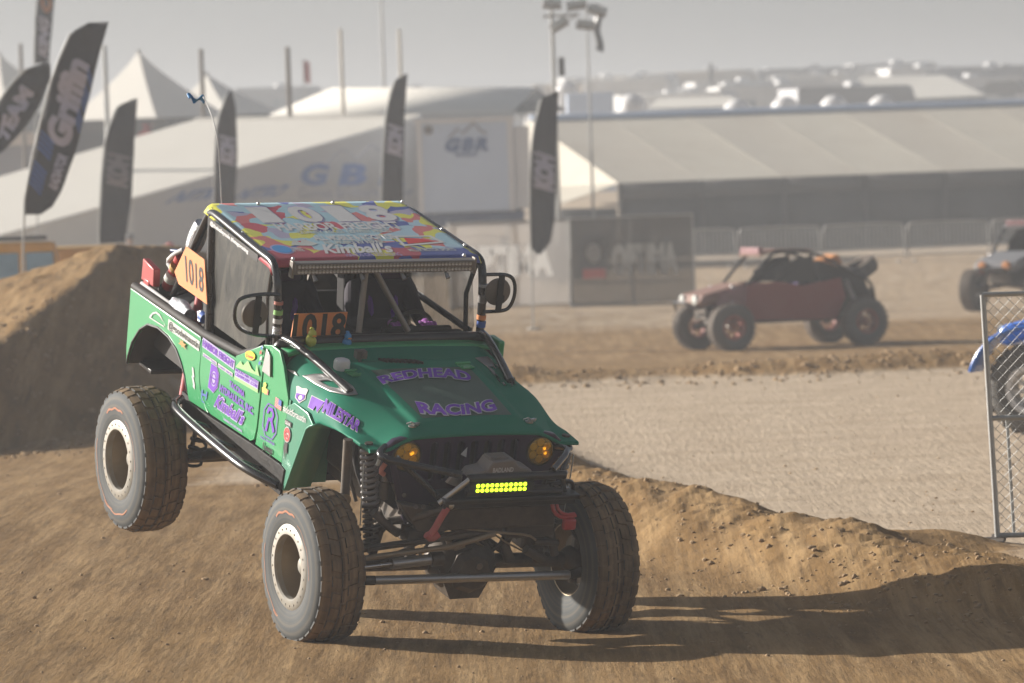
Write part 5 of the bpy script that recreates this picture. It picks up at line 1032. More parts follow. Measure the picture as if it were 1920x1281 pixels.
# --- GBR trailer
g = gp(880, 146); tr_ = empty('race_trailer', g); tag(tr_, 'pale blue-white enclosed trailer end lettered GBR with a navy band below', 'trailer')
k = 9090/146; zt = P(880, 224, 146).z-g.z; w2 = 88/k; zb_ = P(880, 398, 146).z-g.z
m_ = MB(); m_.box((0, 4.5, (zt+zb_)/2), (2*w2, 9, zt-zb_)); bx = m_.build('body', 'trailer', tr_, bevel=.05)
m_ = MB(); m_.box((0.05, 4.5, zb_-.22), (2*w2+.5, 9, .40)); m_.build('skirt', 'navy', tr_, bevel=.03)
m_ = MB(); m_.box((w2+.28, 4.4, (zt+zb_)/2-.1), (.50, 8.6, zt-zb_-.3)); m_.build('side_cabinet', 'trailerwhite', tr_, bevel=.03)
for s in (-1, 1): m_ = MB(); m_.box((s*(w2-.05), -.03, (zt+zb_)/2), (.16, .05, zt-zb_)); m_.build('corner_trim', 'trailerwhite', tr_)
m_ = MB(); m_.box((0, -.03, zt-.02), (2*w2+.3, .1, .12)); m_.build('top_trim', 'trailerwhite', tr_)
m_ = MB(); m_.tube([(-w2+.33, -.06, zt-.28), (-w2+.33, .0, zt-.28)], .14, 14); m_.build('vent', 'grey', tr_)
for s in (-1, 1): m_ = MB(); m_.lathe([(.0, -.15), (.45, -.15), (.5, 0), (.45, .15), (0, .15)], 20, (s*(w2-.3), 7.5, .5), 'X'); m_.build('wheel', 'tyrefar', tr_)
def tp(a, b, dx=0): return Vv(((a-880)/k, -.035, zt-(b-222)/k))
text('GBR', lambda a, b: tp(lerp(840, 925, a)+6*b, 280-22*b), 'gbrblue', bx, 'trailer_lettering', bold=.07, space=1.25); text('RACING', lambda a, b: tp(lerp(862, 902, a), 291-7*b), 'gbrblue', bx, 'trailer_lettering', bold=.04)
m_ = MB(); m_.tube([tp(x, y) for x, y in ((850, 256), (868, 238), (878, 248), (898, 228), (910, 244), (922, 250))], .03, 6); m_.build('trailer_logo', 'printpale', bx)
# --- rear white canopy
t = quadtent('canopy_tent', 'low white canopy roof behind the lettered awning and trailer', 'canopy'); o0 = gp(760, 185); t.location = o0
A_, B_, C_, D_ = rel(505, 216, 182), rel(622, 166, 192), rel(1005, 165, 192), rel(962, 212, 182)
m_ = MB(); m_.add([A_, B_, C_, D_], [(0, 1, 2, 3)]); m_.build('roof', 'canvas', t, solid=.05)
m_ = MB(); m_.add([C_, D_, rel(1060, 208, 189)], [(0, 1, 2)]); m_.build('roof', 'tentwall', t, solid=.05)  # shaded right end of the white roof, its shade put in as dark colour
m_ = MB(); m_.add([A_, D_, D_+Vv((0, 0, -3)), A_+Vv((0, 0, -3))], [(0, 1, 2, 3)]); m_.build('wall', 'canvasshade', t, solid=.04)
# --- peaked tents
def peaked(px, top, base_y, wpx, D, label, asym=0.0):
    c = gp(px, D); k = F/D; h = P(px, top, D).z-c.z; e = P(px, base_y, D).z-c.z; w_ = wpx/k/2; r = empty('peaked_tent', c); tag(r, label, 'tent', 'peaked white tents'); 
    ringN = 8
    for i in range(4):
        m_ = MB(); a0, a1 = [radians(v) for v in ((-80, 10), (10, 100), (100, 190), (190, 280))[i]]
        def fn(u, v):
            a = lerp(a0, a1, v); q = 1/(abs(cos((a-(a0+a1)/2)))*1.30+.0); rad = w_*1.12*u*q; hh = h-(h-e)*(u**.80); return Vv((rad*cos(a)+asym*w_*(1-u), rad*sin(a), hh))
        m_.grid(fn, 14, 10); m_.build('roof_panel', 'canvas', r, angle=60)
    m_ = MB()
    for i in range(4): a = radians((10, 100, 190, 280)[i]); q = 1/(cos(pi/4)*1.30); m_.tube([(w_*1.1*q*cos(a), w_*1.1*q*sin(a), 0), (w_*1.1*q*cos(a), w_*1.1*q*sin(a), e)], .08, 6)
    m_.build('tent_legs', 'galv', r); m_ = MB(); m_.tube([(0+asym*w_, 0, 0), (asym*w_, 0, h)], .10, 8); m_.build('centre_pole', 'galv', r)
    m_ = MB(); m_.grid(lambda u, v: Vv((lerp(-w_*1.0, w_*1.0, u), -w_*.5, lerp(0, e, v))), 2, 2); m_.build('wall', 'tentwall', r, solid=.03)
peaked(285, 92, 222, 250, 205, 'large peaked white tent with one sharp ridge, tallest of the left tents', -.1)
peaked(425, 134, 216, 190, 215, 'smaller peaked white tent right of the tallest peaked tent', -.3)
peaked(10, 96, 215, 260, 210, 'peaked white tent cut off at the left edge behind the flags', 0)
# dark sheds / canopies between tents and awning
def shed(px, y0, y1, wpx, D, body, roof, label, cat='shelter', dep=4):
    c = gp(px, D); k = F/D; h = P(px, y0, D).z-c.z; w_ = wpx/k; r = empty('shelter', c); tag(r, label, cat)
    m_ = MB(); m_.box((0, dep/2, h/2-.1), (w_, dep, h-.2)); m_.build('body', body, r)
    m_ = MB(); m_.prism([(-w_/2-.2, h-.2), (w_/2+.2, h-.2), (w_/2-.3, h+.25), (-w_/2+.3, h+.25)], lambda a, b, d: Vv((a, -.2+d, b)), dep+.4); m_.build('roof', roof, r); return r
shed(215, 238, 300, 240, 178, 'tentwall', 'bannerdark', 'low dark shelter between the peaked tents and the sunlit awning')
shed(40, 262, 320, 150, 176, 'rvgrey', 'tentroof', 'grey shelter with a pale roof at the left edge behind the leaning flag')
o = shed(283, 246, 262, 16, 170, 'red', 'red', 'small orange-red stall peeking over the awning roof', 'stall', 2)
# --- long tent on the right
e_ = Vv((.963, .27, 0)); n_ = Vv((-.27, .963, 0)); c0 = P(1166, 344, 160); g0 = gp(1166, 160); eav = c0.z-g0.z
lt = empty('long_tent', g0); tag(lt, 'long dust-coloured tent with seamed roof panels and a dark open side, right', 'tent')
M['tentroofb'] = pmat('dusty_tent_roof_vinyl_worn', (.565, .525, .445), .6, 0, .18, scale=.5, var=.07); M['tentseam'] = pmat('tent_seam', (.48, .45, .38), .7, 0, .1)
LP = 2.86; rid = P(1300, 216, 171).z-g0.z; dep = 10.4
for i in range(11):
    def rp(u, v, i=i): p = e_*(LP*(i+u)-.0)+n_*(dep*v); return Vv((p.x, p.y, lerp(eav, rid, v)-.025*sin(pi*u)*sin(pi*v)))
    m_ = MB(); m_.grid(rp, 6, 10); m_.build('roof_panel', 'tentroof' if i % 2 else 'tentroofb', lt, solid=.03, smooth=False)
    m_ = MB(); m_.beam(rp(0, 0)+Vv((0, 0, .012)), rp(0, 1)+Vv((0, 0, .012)), .10, .02); m_.build('roof_seam', 'tentseam', lt)
    m_ = MB(); p0, p1 = e_*(LP*i), e_*(LP*(i+1)); m_.add([Vv((p0.x, p0.y-.02, eav)), Vv((p1.x, p1.y-.02, eav)), Vv((p1.x, p1.y-.02, eav-.55)), Vv((p0.x, p0.y-.02, eav-.55))], [(0, 1, 2, 3)]); m_.build('valance', 'tentvalance', lt, solid=.03)
    m_ = MB(); m_.add([Vv((p0.x, p0.y+.15, eav-.5)), Vv((p1.x, p1.y+.15, eav-.5)), Vv((p1.x, p1.y+.15, 0)), Vv((p0.x, p0.y+.15, 0))], [(0, 1, 2, 3)]); m_.build('side_wall', 'tentwall', lt, solid=.03)
    m_ = MB(); m_.tube([(p0.x, p0.y-.08, 0), (p0.x, p0.y-.08, eav)], .06, 8); m_.build('post', 'tentvalance', lt)
    # rear slope
    def rq(u, v, i=i): p = e_*(LP*(i+u))+n_*(dep*(1+v)); return Vv((p.x, p.y, lerp(rid, eav, v)))
    m_ = MB(); m_.grid(rq, 2, 2); m_.build('roof_panel', 'tentroof', lt, solid=.03)
m_ = MB(); m_.tube([Vv((0, 0, rid+.06))+n_*dep, Vv((0, 0, rid+.06))+n_*dep+e_*LP*11], .14, 8); m_.build('ridge', 'trailer', lt)
hipl = Vv((-2.4, -.2, eav-.75)); m_ = MB(); m_.add([Vv((0, 0, eav)), n_*dep+Vv((0, 0, rid)), n_*(dep)+Vv((-2.6, 0, eav-.2)), hipl], [(0, 1, 2, 3)]); m_.build('end_canopy', 'tentroof', lt, solid=.03, smooth=False)
m_ = MB(); m_.add([hipl, Vv((-.1, .1, eav-.8)), Vv((-.1, .1, 0)), Vv((hipl.x, hipl.y, 0))], [(0, 1, 2, 3)]); m_.build('side_wall', 'tentwall', lt, solid=.03)
# --- distant camp of vehicles behind the tents
rnd = random.Random(11)
def rv(c, L_, H_, body, kind, rz):
    r = empty('parked_camper', c, rz); W_ = 2.4
    if kind == 0:
        m_ = MB(); m_.prism([(-L_/2, .5), (L_/2, .5), (L_/2, H_*.62), (L_/2-.3, H_*.95), (L_/2-.6, H_), (-L_/2+.1, H_), (-L_/2, H_-.15)], lambda a, b, d: Vv((a, -W_/2+d, b)), W_); bd_ = m_.build('body', body, r, bevel=.06)
        for x in (-.3, .0, .3): m_ = MB(); m_.box((x*L_, -W_/2-.02, H_*.62), (L_*.16, .05, H_*.2)); m_.build('window', 'carglass', r)
        m_ = MB(); m_.box((.05*L_, 0, H_+.14), (.9, .8, .28)); m_.build('roof_unit', 'trailerwhite', r, bevel=.05)
    elif kind == 1:
        m_ = MB(); m_.prism([(-L_/2, .55), (L_/2, .5), (L_/2, H_*.5), (L_*.25, H_*.55), (L_*.12, H_), (-L_*.45, H_), (-L_/2, H_*.6)], lambda a, b, d: Vv((a, -.95+d, b)), 1.9); m_.build('body', body, r, bevel=.08)
        m_ = MB(); m_.prism([(-L_*.42, H_*.62), (L_*.18, H_*.62), (L_*.10, H_*.93), (-L_*.40, H_*.93)], lambda a, b, d: Vv((a, -.98+d, b)), 1.96); m_.build('window', 'carglass', r)
    else:
        m_ = MB(); m_.prism([(-L_/2, H_*.72), (L_/2, H_*.72), (.25*L_, H_), (-.25*L_, H_)], lambda a, b, d: Vv((a, -1.6+d, b)), 3.2); m_.build('canopy_top', body, r)
        for x in (-.48, .48):
            for y in (-1.5, 1.5): m_ = MB(); m_.tube([(x*L_, y, 0), (x*L_, y, H_*.72)], .05, 6); m_.build('leg', 'galv', r)
        return r
    for x in (-.3, .3):
        for s in (-1, 1): m_ = MB(); m_.lathe([(0, -.12), (.4, -.12), (.42, 0), (.4, .12), (0, .12)], 14, (x*L_, s*.95, .42), 'Y'); m_.build('wheel', 'tyrefar', r)
    return r
kinds = ['camper', 'parked truck', 'canopy']; cnames = {'rvwhite': 'white', 'rvgrey': 'grey', 'rvtan': 'tan', 'rvdark': 'dark'}
ordn = ['first', 'second', 'third', 'fourth', 'fifth', 'sixth', 'seventh', 'eighth', 'ninth', 'tenth', 'eleventh', 'twelfth', 'thirteenth', 'fourteenth', 'fifteenth', 'sixteenth', 'seventeenth', 'eighteenth', 'nineteenth', 'twentieth', 'twenty-first', 'twenty-second', 'twenty-third', 'twenty-fourth', 'twenty-fifth', 'twenty-sixth', 'twenty-seventh', 'twenty-eighth']
camp = []
for i in range(74):
    px = 1000+i*12.8+rnd.uniform(-9, 9); D = rnd.choice([300, 330, 360, 390, 415])+rnd.uniform(-10, 10)
    camp.append((px, D, rnd.choice(['rvwhite', 'rvwhite', 'rvwhite', 'rvwhite', 'rvtan', 'rvgrey', 'rvdark']), rnd.choice([0, 0, 0, 1, 1, 2])))
for i in range(12): camp.append((470+i*42+rnd.uniform(-12, 12), rnd.uniform(330, 420), rnd.choice(['rvwhite', 'rvtan', 'rvgrey']), rnd.choice([0, 1, 2])))
camp.sort(); cnt = {}; last = {}
for px, D, b_, kd in camp:
    c = gp(px, D); H_ = (3.5, 2.1, 3.2)[kd]*rnd.uniform(.9, 1.15); L_ = (7.5, 4.8, 4.0)[kd]*rnd.uniform(.85, 1.2); o = rv(c, L_, H_, b_, kd, rnd.uniform(-.5, .5))
    if kd == 1: o.name = 'parked_truck'
    if kd == 2: o.name = 'canopy_shelter'
    key = (b_, kd); n_i = cnt.get(key, 0); cnt[key] = n_i+1
    tag(o, f'{cnames[b_]} {kinds[kd]} in the far camp, {ordn[min(n_i, 27)]} such from the left', kinds[kd], 'vehicles and shelters of the far camp')
for i, (px, D, py) in enumerate(((1005, 300, 176), (1192, 205, 176), (1388, 205, 186), (1010+468, 205, 180), (1030+540, 204, 178), (1660, 203, 178), (1067, 260, 152))):
    c = gp(px, D); zt_ = P(px, py, D).z-c.z; m_ = MB(); m_.lathe([(.0, zt_), (.3, zt_-.06), (.55, zt_-.30), (.62, zt_-.62), (.62, 0)][::-1], 18, (0, 0, 0), 'Z'); o = m_.build('white_tank', 'trailerwhite', None); o.location = c
    tag(o, ['round-topped white tank by the black flag, left of the long tent', 'round-topped white tank over the ridge, first along the long tent', 'round-topped white tank over the ridge, second along the long tent', 'round-topped white tank over the ridge, third along the long tent', 'round-topped white tank over the ridge, fourth along the long tent', 'round-topped white tank over the ridge, fifth along the long tent', 'small white tank at the foot of the light tower'][i], 'tank', 'white tanks behind the tent')
t = quadtent('marquee', 'broad tan marquee roof on the skyline beyond the long tent', 'tent'); o0 = gp(1660, 300); t.location = o0
m_ = MB(); m_.add([rel(1520, 195, 300), rel(1620, 145, 306), rel(1770, 142, 306), rel(1850, 180, 300)], [(0, 1, 2, 3)]); m_.build('roof', 'canvas', t, solid=.08, smooth=False)
m_ = MB(); m_.add([rel(1520, 195, 300), rel(1850, 180, 300), rel(1850, 230, 300), rel(1520, 235, 300)], [(0, 1, 2, 3)]); m_.build('wall', 'rvdark', t, solid=.05)
t = quadtent('flat_canopy', 'long pale flat canopy just above the ridge of the long tent', 'canopy'); o0 = gp(1300, 240); t.location = o0
m_ = MB(); m_.add([rel(1215, 205, 240), rel(1235, 186, 246), rel(1370, 182, 246), rel(1410, 200, 240)], [(0, 1, 2, 3)]); m_.build('roof', 'canvas', t, solid=.08, smooth=False); m_ = MB(); m_.add([rel(1215, 205, 240), rel(1410, 200, 240), rel(1410, 240, 240), rel(1215, 245, 240)], [(0, 1, 2, 3)]); m_.build('wall', 'rvgrey', t, solid=.05)
t = quadtent('flat_canopy', 'blue-grey box trailer roof right of the light tower base', 'trailer'); o0 = gp(1105, 215); t.location = o0; m_ = MB(); q0, q1 = rel(1062, 176, 215), rel(1150, 172, 215); m_.box(((q0+q1)/2)+Vv((0, 2, -2.2)), (abs(q1.x-q0.x), 4, 4.4)); m_.build('body', 'trailer', t, bevel=.05); t.name = 'box_trailer'
# --- light tower and flag mast
g = gp(1052, 132); k = F/132; lt_ = empty('light_tower', g); tag(lt_, 'floodlight tower with unlit lamp heads on a slim grey mast', 'light tower'); ztop = P(1045, -30, 132).z-g.z
m_ = MB(); m_.tube([(0, 0, 0), (0, 0, ztop)], [.07, .05], 8); m_.build('mast', 'galv', lt_); m_ = MB(); m_.box((0, .3, .6), (1.6, 1.2, 1.0)); m_.build('generator', 'rvgrey', lt_, bevel=.05)
m_ = MB(); zz = P(1050, 30, 132).z-g.z; m_.tube([(-.25, 0, zz), (.75, 0, zz+.02)], .035, 6); m_.tube([(.1, 0, zz-.3), (.72, 0, zz+.02)], .025, 6); m_.build('crossbar', 'galv', lt_)
for px, py, rz_ in ((1035, 8, .1), (1080, 10, -.1), (1048, 47, -.5), (1098, 47, .15), (1120, 20, .3)):
    q = P(px, py, 132)-g; m_ = MB(); R_ = Matrix.Rotation(rz_, 3, 'Y') @ Matrix.Rotation(-.5, 3, 'X'); m_.box(q, (.52, .14, .26), R_); lh = m_.build('lamp_head', 'grey', lt_, bevel=.03); m_ = MB(); m_.box(q+R_ @ Vv((0, -.085, 0)), (.46, .03, .20), R_); m_.build('lamp_glass', 'offwhite', lh)
q = P(1053, 125, 132)-g; m_ = MB(); m_.box(q, (.16, .2, .5)); m_.build('junction_box', 'rvdark', lt_)
g = gp(1116, 150); fm = empty('flag_mast', g); tag(fm, 'thin mast with a limp dark flag beside the light tower', 'flagpole'); h = P(1113, -40, 150).z-g.z; m_ = MB(); m_.tube([(0, 0, 0), (0, 0, h)], [.045, .03], 8); m_.build('mast', 'galv', fm)
m_ = MB(); q = P(1113, 5, 150)-g; m_.grid(lambda u, v: Vv((q.x+.22*v+.05*sin(9*u), .06*sin(8*v+4*u), q.z-1.45*u-.1*v)), 12, 6); m_.build('flag', 'rvdark', fm, solid=.01)
for px, y0_, lb_ in ((580, 110, 'faint red flag on a thin staff above the awning roof'), (622, 195, 'small red flag on the rear canopy')):
    g = gp(px, 200); h = P(px, y0_, 200).z-g.z; r = empty('small_flag', g); tag(r, lb_, 'flag', 'small red flags'); m_ = MB(); m_.tube([(0, 0, 0), (0, 0, h)], .03, 6); m_.build('staff', 'galv', r); m_ = MB(); m_.grid(lambda u, v: Vv((.02+.25*v, .05*sin(6*v), h-.05-.9*u-.1*v)), 6, 4); m_.build('flag', 'redrope', r, solid=.01)
# --- banner fences
def banner_fence(x0, x1, yt, yb, D, label, mt, txt, tmt, tx0, tx1, ty0, ty1):
    c = P((x0+x1)/2, yb, D); c.z = gz(c.x, D); r = empty('banner_fence', c); tag(r, label, 'banner fence', 'mesh banner fences by the track'); k = F/D; w_ = (x1-x0)/k; h = (yb-yt)/k
    m_ = MB(); m_.grid(lambda u, v: Vv((lerp(-w_/2, w_/2, u), .03*sin(u*9)*sin(v*3), lerp(.06, h-.03, v))), 30, 6); bn = m_.build('banner', mt, r)
    for i in range(3): x = lerp(-w_/2, w_/2, i/2); m_ = MB(); m_.tube([(x, .06, 0), (x, .06, h+.02)], .030, 8); m_.tube([(x, -.35, .02), (x, .45, .02)], .03, 8); m_.build('post', 'galv', r)
    m_ = MB(); m_.tube([(-w_/2, .05, h), (w_/2, .05, h)], .025, 8); m_.build('top_rail', 'galv', r); m_ = MB(); m_.tube([(-w_/2, .05, .05), (w_/2, .05, .05)], .025, 8); m_.build('bottom_rail', 'galv', r)
    fnb = lambda px, py: Vv(((px-(x0+x1)/2)/k, -.065, (yb-py)/k))
    text(txt, lambda a, b: fnb(lerp(tx0, tx1, a), lerp(ty1, ty0, b)), tmt, bn, 'banner_lettering', bold=.07); return r, fnb, bn
banner_fence(846, 1070, 418, 580, 119, 'light grey mesh banner fence with large white lettering, behind the cab', 'bannergrey', 'OPTIMA', 'bannerwhite', 862, 1040, 468, 518)
r, fnb, bn = banner_fence(1074, 1303, 412, 578, 118, 'dark grey mesh banner fence with a battery emblem, left of the red buggy', 'bannerdark', 'OPTIMA', 'bannerprint', 1150, 1275, 468, 518)
def emb(pts, mt, o): m_ = MB(); m_.prism(pts, lambda a, b, d: fnb(a, b)+Vv((0, -o-d, 0)), .008); m_.build('banner_emblem', mt, bn)
emb([(1092, 455), (1105, 447), (1132, 447), (1142, 458), (1142, 520), (1092, 520)], 'tentwall', 0); emb([(x, y) for x, y in ell(20, 1117, 478, 14, 18)], 'bannerwhite', .012); emb([(1095, 508), (1138, 508), (1138, 526), (1095, 526)], 'redrope', .012)
# --- crowd barriers
def barrier(px, D, wpx, label):
    c = gp(px, D); k = F/D; w_ = wpx/k*.97; r = empty('crowd_barrier', c); tag(r, label, 'crowd barrier', 'steel crowd barriers in front of the long tent'); h = 1.15
    m_ = MB(); m_.tube(smooth_path([(-w_/2, 0, .1), (-w_/2, 0, h-.1), (-w_/2+.1, 0, h), (w_/2-.1, 0, h), (w_/2, 0, h-.1), (w_/2, 0, .1)], 2), .028, 8); m_.tube([(-w_/2, 0, .2), (w_/2, 0, .2)], .022, 8); m_.build('frame', 'fencegrey', r)
    m_ = MB(); n = int(w_/.115)
    for i in range(1, n): x = lerp(-w_/2, w_/2, i/n); m_.tube([(x, 0, .2), (x, 0, h-.02)], .012, 5)
    tag(m_.build('upright_bars', 'fencegrey', r), kind='stuff')
    for s in (-1, 1): m_ = MB(); m_.box((s*w_*.42, 0, .03), (.06, .6, .05)); m_.build('foot', 'fencegrey', r)
nm_ = ['leftmost of the steel crowd barriers, touching the dark banner', 'second steel crowd barrier from the dark banner', 'middle steel crowd barrier above the red buggy', 'fourth steel crowd barrier from the dark banner', 'last steel crowd barrier before the right edge', 'steel crowd barrier cut by the right edge']
for i in range(6): barrier(1345+i*158-(60 if i == 0 else 0)*0-40, 141, 156, nm_[i])
for i in range(2): barrier(720+i*150, 143, 150, ['steel crowd barrier behind the truck cab, left one', 'steel crowd barrier behind the truck cab, right one'][i])
for i in range(2): barrier(265+i*150, 135, 150, ['steel crowd barrier left of the truck bed', 'steel crowd barrier hidden partly by the truck bed'][i])
# --- racing buggies
def buggy(loc, heading, body, nose, accent, label, rim='red', fender=None, lamps=False, number=None, scale=1):
    r = empty('race_buggy', loc, heading); r.scale = (scale,)*3; tag(r, label, 'race buggy'); wb, tw, R = 1.42, .82, .46
    def part(m_, nm, mt, **k): return m_.build(nm, mt, r, **k)
    for s in (-1, 1):
        m_ = MB(); m_.prism([(1.05, .58), (.95, 1.25), (.3, 1.30), (-.2, 1.20), (-1.05, 1.32), (-1.15, .95), (-.95, .52)], lambda a, b, d: Vv((a, s*.58+d*s, b)), .03); dp = part(m_, 'side_panel', body, bevel=.01)
        m_ = MB(); m_.prism([(1.6, .85), (1.0, .62), (.85, 1.10), (1.0, 1.26), (1.55, 1.12)], lambda a, b, d: Vv((a, s*.56+d*s, b)), .03); part(m_, 'nose_side', accent, bevel=.01)
        m_ = MB(); m_.tube(smooth_path([(.95, s*.58, 1.25), (.45, s*.54, 1.80), (.2, s*.52, 1.88), (-.55, s*.52, 1.84), (-1.25, s*.54, 1.45), (-1.75, s*.5, 1.25), (-1.85, s*.45, .80)], 2), .032, 8); part(m_, 'cage_tube', 'gloss')
        m_ = MB(); m_.tube([(-.45, s*.53, 1.84), (-.60, s*.57, 1.0)], .03, 8); part(m_, 'cage_tube', 'gloss'); m_ = MB(); m_.tube([(-.5, s*.53, 1.80), (.45, s*.56, 1.22)], .022, 8); part(m_, 'cage_tube', 'gloss')
        for x in (wb, -wb):
            m_ = MB(); m_.tube([(x, s*.12, .55), (x, s*tw, R)], .05, 8); m_.tube([(x-.45*(1 if x > 0 else -1), s*.4, .55), (x, s*tw, R-.05)], .03, 8); part(m_, 'suspension_arm', 'oily')
            m_ = MB(); m_.tube([(x-.05, s*.62, R+.08), (x-.22*(1 if x > 0 else -1), s*.48, 1.25)], .055, 10); part(m_, 'coilover', 'spring')
            W_ = MB(); W_.lathe([(.235, -.14), (.30, -.165), (.39, -.155), (.435, -.13), (.455, -.09), (.46, 0), (.455, .09), (.435, .13), (.39, .155), (.30, .165), (.235, .14)], 40, (0, 0, 0), 'Y', True)
            for kk in range(26):
                a = 2*pi*kk/26
                for q in (-1, 1): W_.box((.452*cos(a+q*.06), q*.09, .452*sin(a+q*.06)), (.03, .10, .055), Matrix.Rotation(-a, 3, 'Y'))
            rm_ = MB(); rm_.lathe([(.24, -.14), (.20, -.13), (.185, .0), (.2, .13), (.24, .14), (.245, 0)], 32, (0, 0, 0), 'Y', True)
            for kk in range(8): a = 2*pi*kk/8; rm_.beam((.05*cos(a), -.06, .05*sin(a)), (.195*cos(a), -.08, .195*sin(a)), .045, .03, (0, 1, 0))
            rm_.lathe([(0, -.11), (.055, -.10), (.065, -.04), (0, -.04)], 12, (0, 0, 0), 'Y')
            rm_.lathe([(.19, -.15), (.24, -.16), (.25, -.14), (.19, -.13)], 32, (0, 0, 0), 'Y', True); wo = part(rm_, 'wheel', rim); wo.location = (x, s*tw, R); wo.rotation_euler = (0, x, 0 if s < 0 else pi); ty = W_.build('tyre', 'tyrefar', wo)
        if fender:
            m_ = MB(); m_.grid(lambda u, v: Vv((wb+.64*cos(lerp(.3, 2.75, u)), s*(tw+lerp(-.17, .19, v)), R+.64*sin(lerp(.3, 2.75, u)))), 20, 3); part(m_, 'fender', fender, solid=.03)
            for a in (.9, 1.35, 1.8, 2.25): m_ = MB(); m_.box((wb+.665*cos(a), s*(tw+.01), R+.665*sin(a)), (.05, .30, .03), Matrix.Rotation(-a+pi/2, 3, 'Y')); part(m_, 'fender_clip', fender)
    m_ = MB(); m_.box((-.1, 0, .55), (2.3, 1.1, .10)); m_.box((-1.45, 0, .85), (.9, .55, .45)); m_.box((1.35, 0, .72), (.7, .55, .25)); part(m_, 'chassis', 'oily', bevel=.02)
    m_ = MB(); m_.prism([(.95, 1.30), (1.85, 1.10), (1.95, .95), (1.80, .88), (.95, 1.18)], lambda a, b, d: Vv((a, -.52+d, b)), 1.04); part(m_, 'hood', nose, bevel=.03)
    m_ = MB(); m_.prism([(.62, 1.84), (.25, 1.93), (-.5, 1.90), (-.5, 1.87), (.25, 1.89), (.6, 1.79)], lambda a, b, d: Vv((a, -.5+d, b)), 1.0); rf = part(m_, 'roof', nose, bevel=.01)
    m_ = MB(); m_.box((.56, 0, 1.90), (.10, .85, .13)); part(m_, 'roof_lamp_bar', accent, bevel=.02)
    m_ = MB(); m_.box((-1.35, 0, 1.28), (.65, .75, .28), Matrix.Rotation(.25, 3, 'Y')); part(m_, 'engine_cover', 'mattblack', bevel=.04); m_ = MB(); m_.box((-1.05, 0, 1.60), (.34, .62, .24), Matrix.Rotation(.4, 3, 'Y')); part(m_, 'fuel_box', 'rim_orange' if 'rim_orange' in M else 'printorange', bevel=.03)
    m_ = MB(); m_.lathe([(.22, -.13), (.40, -.13), (.43, 0), (.40, .13), (.22, .13)], 28, (0, 0, 0), 'Z', True); sp_ = part(m_, 'spare_tyre', 'tyrefar'); sp_.location = (-1.70, 0, 1.42); sp_.rotation_euler = (0, .5, 0)
    for s in (-1, 1):
        m_ = MB(); m_.prism([(.30, 1.28), (.28, 1.50), (-.15, 1.74), (-.48, 1.76), (-.58, 1.26)], lambda a, b, d: Vv((a, s*.545+d*s, b)), .015); part(m_, 'window_net', 'mattblack')
        m_ = MB(); m_.prism([(-.60, 1.28), (-.56, 1.68), (-1.15, 1.50), (-1.60, 1.36), (-1.75, .95), (-1.1, .98)], lambda a, b, d: Vv((a, s*.42+d*s, b)), .06); part(m_, 'rear_side_cover', 'mattblack', bevel=.02)
    for y in (-.26, .26): m_ = MB(); m_.box((-.42, y, 1.15), (.16, .42, .8), Matrix.Rotation(-.2, 3, 'Y')); m_.box((-.15, y, .78), (.5, .42, .12)); part(m_, 'seat', 'seat', bevel=.04)
    m_ = MB(); m_.tube([(2.0, -.45, .82), (2.12, -.3, .95), (2.12, .3, .95), (2.0, .45, .82)], .03, 8); part(m_, 'front_bumper', 'gloss')
    for s in (-1, 1):
        m_ = MB(); m_.lathe([(.09, -.03), (.10, .03), (.07, .04), (0, .045)], 14, (1.92, s*.30, 1.00), 'X'); part(m_, 'lamp', 'printorange' if lamps else 'offwhite')
    return r
M['skyglass'] = pmat('window_glass_painted_sky', (.22, .38, .52), .2, 0, .1, scale=3, var=.5); M['rimred'] = pmat('dusty_red_wheel', (.22, .03, .03), .5, .1, .35); M['rimwhite'] = pmat('white_beadlock_wheel', (.72, .72, .72), .4, 0, .15); M['nosepale'] = pmat('dusty_pale_red_panel', (.20, .09, .08), .5, 0, .3, scale=3)  # skyglass: the bluish sky reflection is put into the glass colour
M['patch'] = pmat('sticker_patchwork', (.24, .10, .12), .5, 0, .15, scale=9, var=.7)
hd = pi+radians(22); c = P(1463, 620, 91.5); c.z = gz(c.x, 91.5)+.0
rb = buggy(c, hd, 'buggyred', 'nosepale', 'patch', 'dark red open race buggy driving left, on the far leg of the track', 'rimred', scale=.97)
def ride(bg, label, y): r = empty('person', bg.location+Matrix.Rotation(bg.rotation_euler.z, 3, 'Z') @ Vv((-.22, y, .80)), bg.rotation_euler.z); return seated('person', 0, 0, label, ((.36, -.10, .38), (.36, .10, .38)), r)
ride(rb, 'helmeted driver inside the dark red race buggy', .26)
c2 = P(1938, 737, 49); hd2 = pi+radians(-26); off = Matrix.Rotation(hd2, 3, 'Z') @ Vv((1.42, -.82 if cos(hd2) > 0 else .82, 0)); gg = c2-off; gg.z = gz(gg.x, gg.y)
bb = buggy(gg, hd2, 'rvdark', 'blueplastic', 'blueplastic', 'race buggy with bright blue fenders and white wheel, behind the wire fence at right', 'rimwhite', 'blueplastic')
c3 = P(1945, 520, 108); c3.z = gz(c3.x, 112); buggy(c3, pi+radians(55), 'rvdark', 'rvgrey', 'patch', 'dark race buggy with orange lamps at the right edge, in front of the barriers', 'rvdark', None, True)
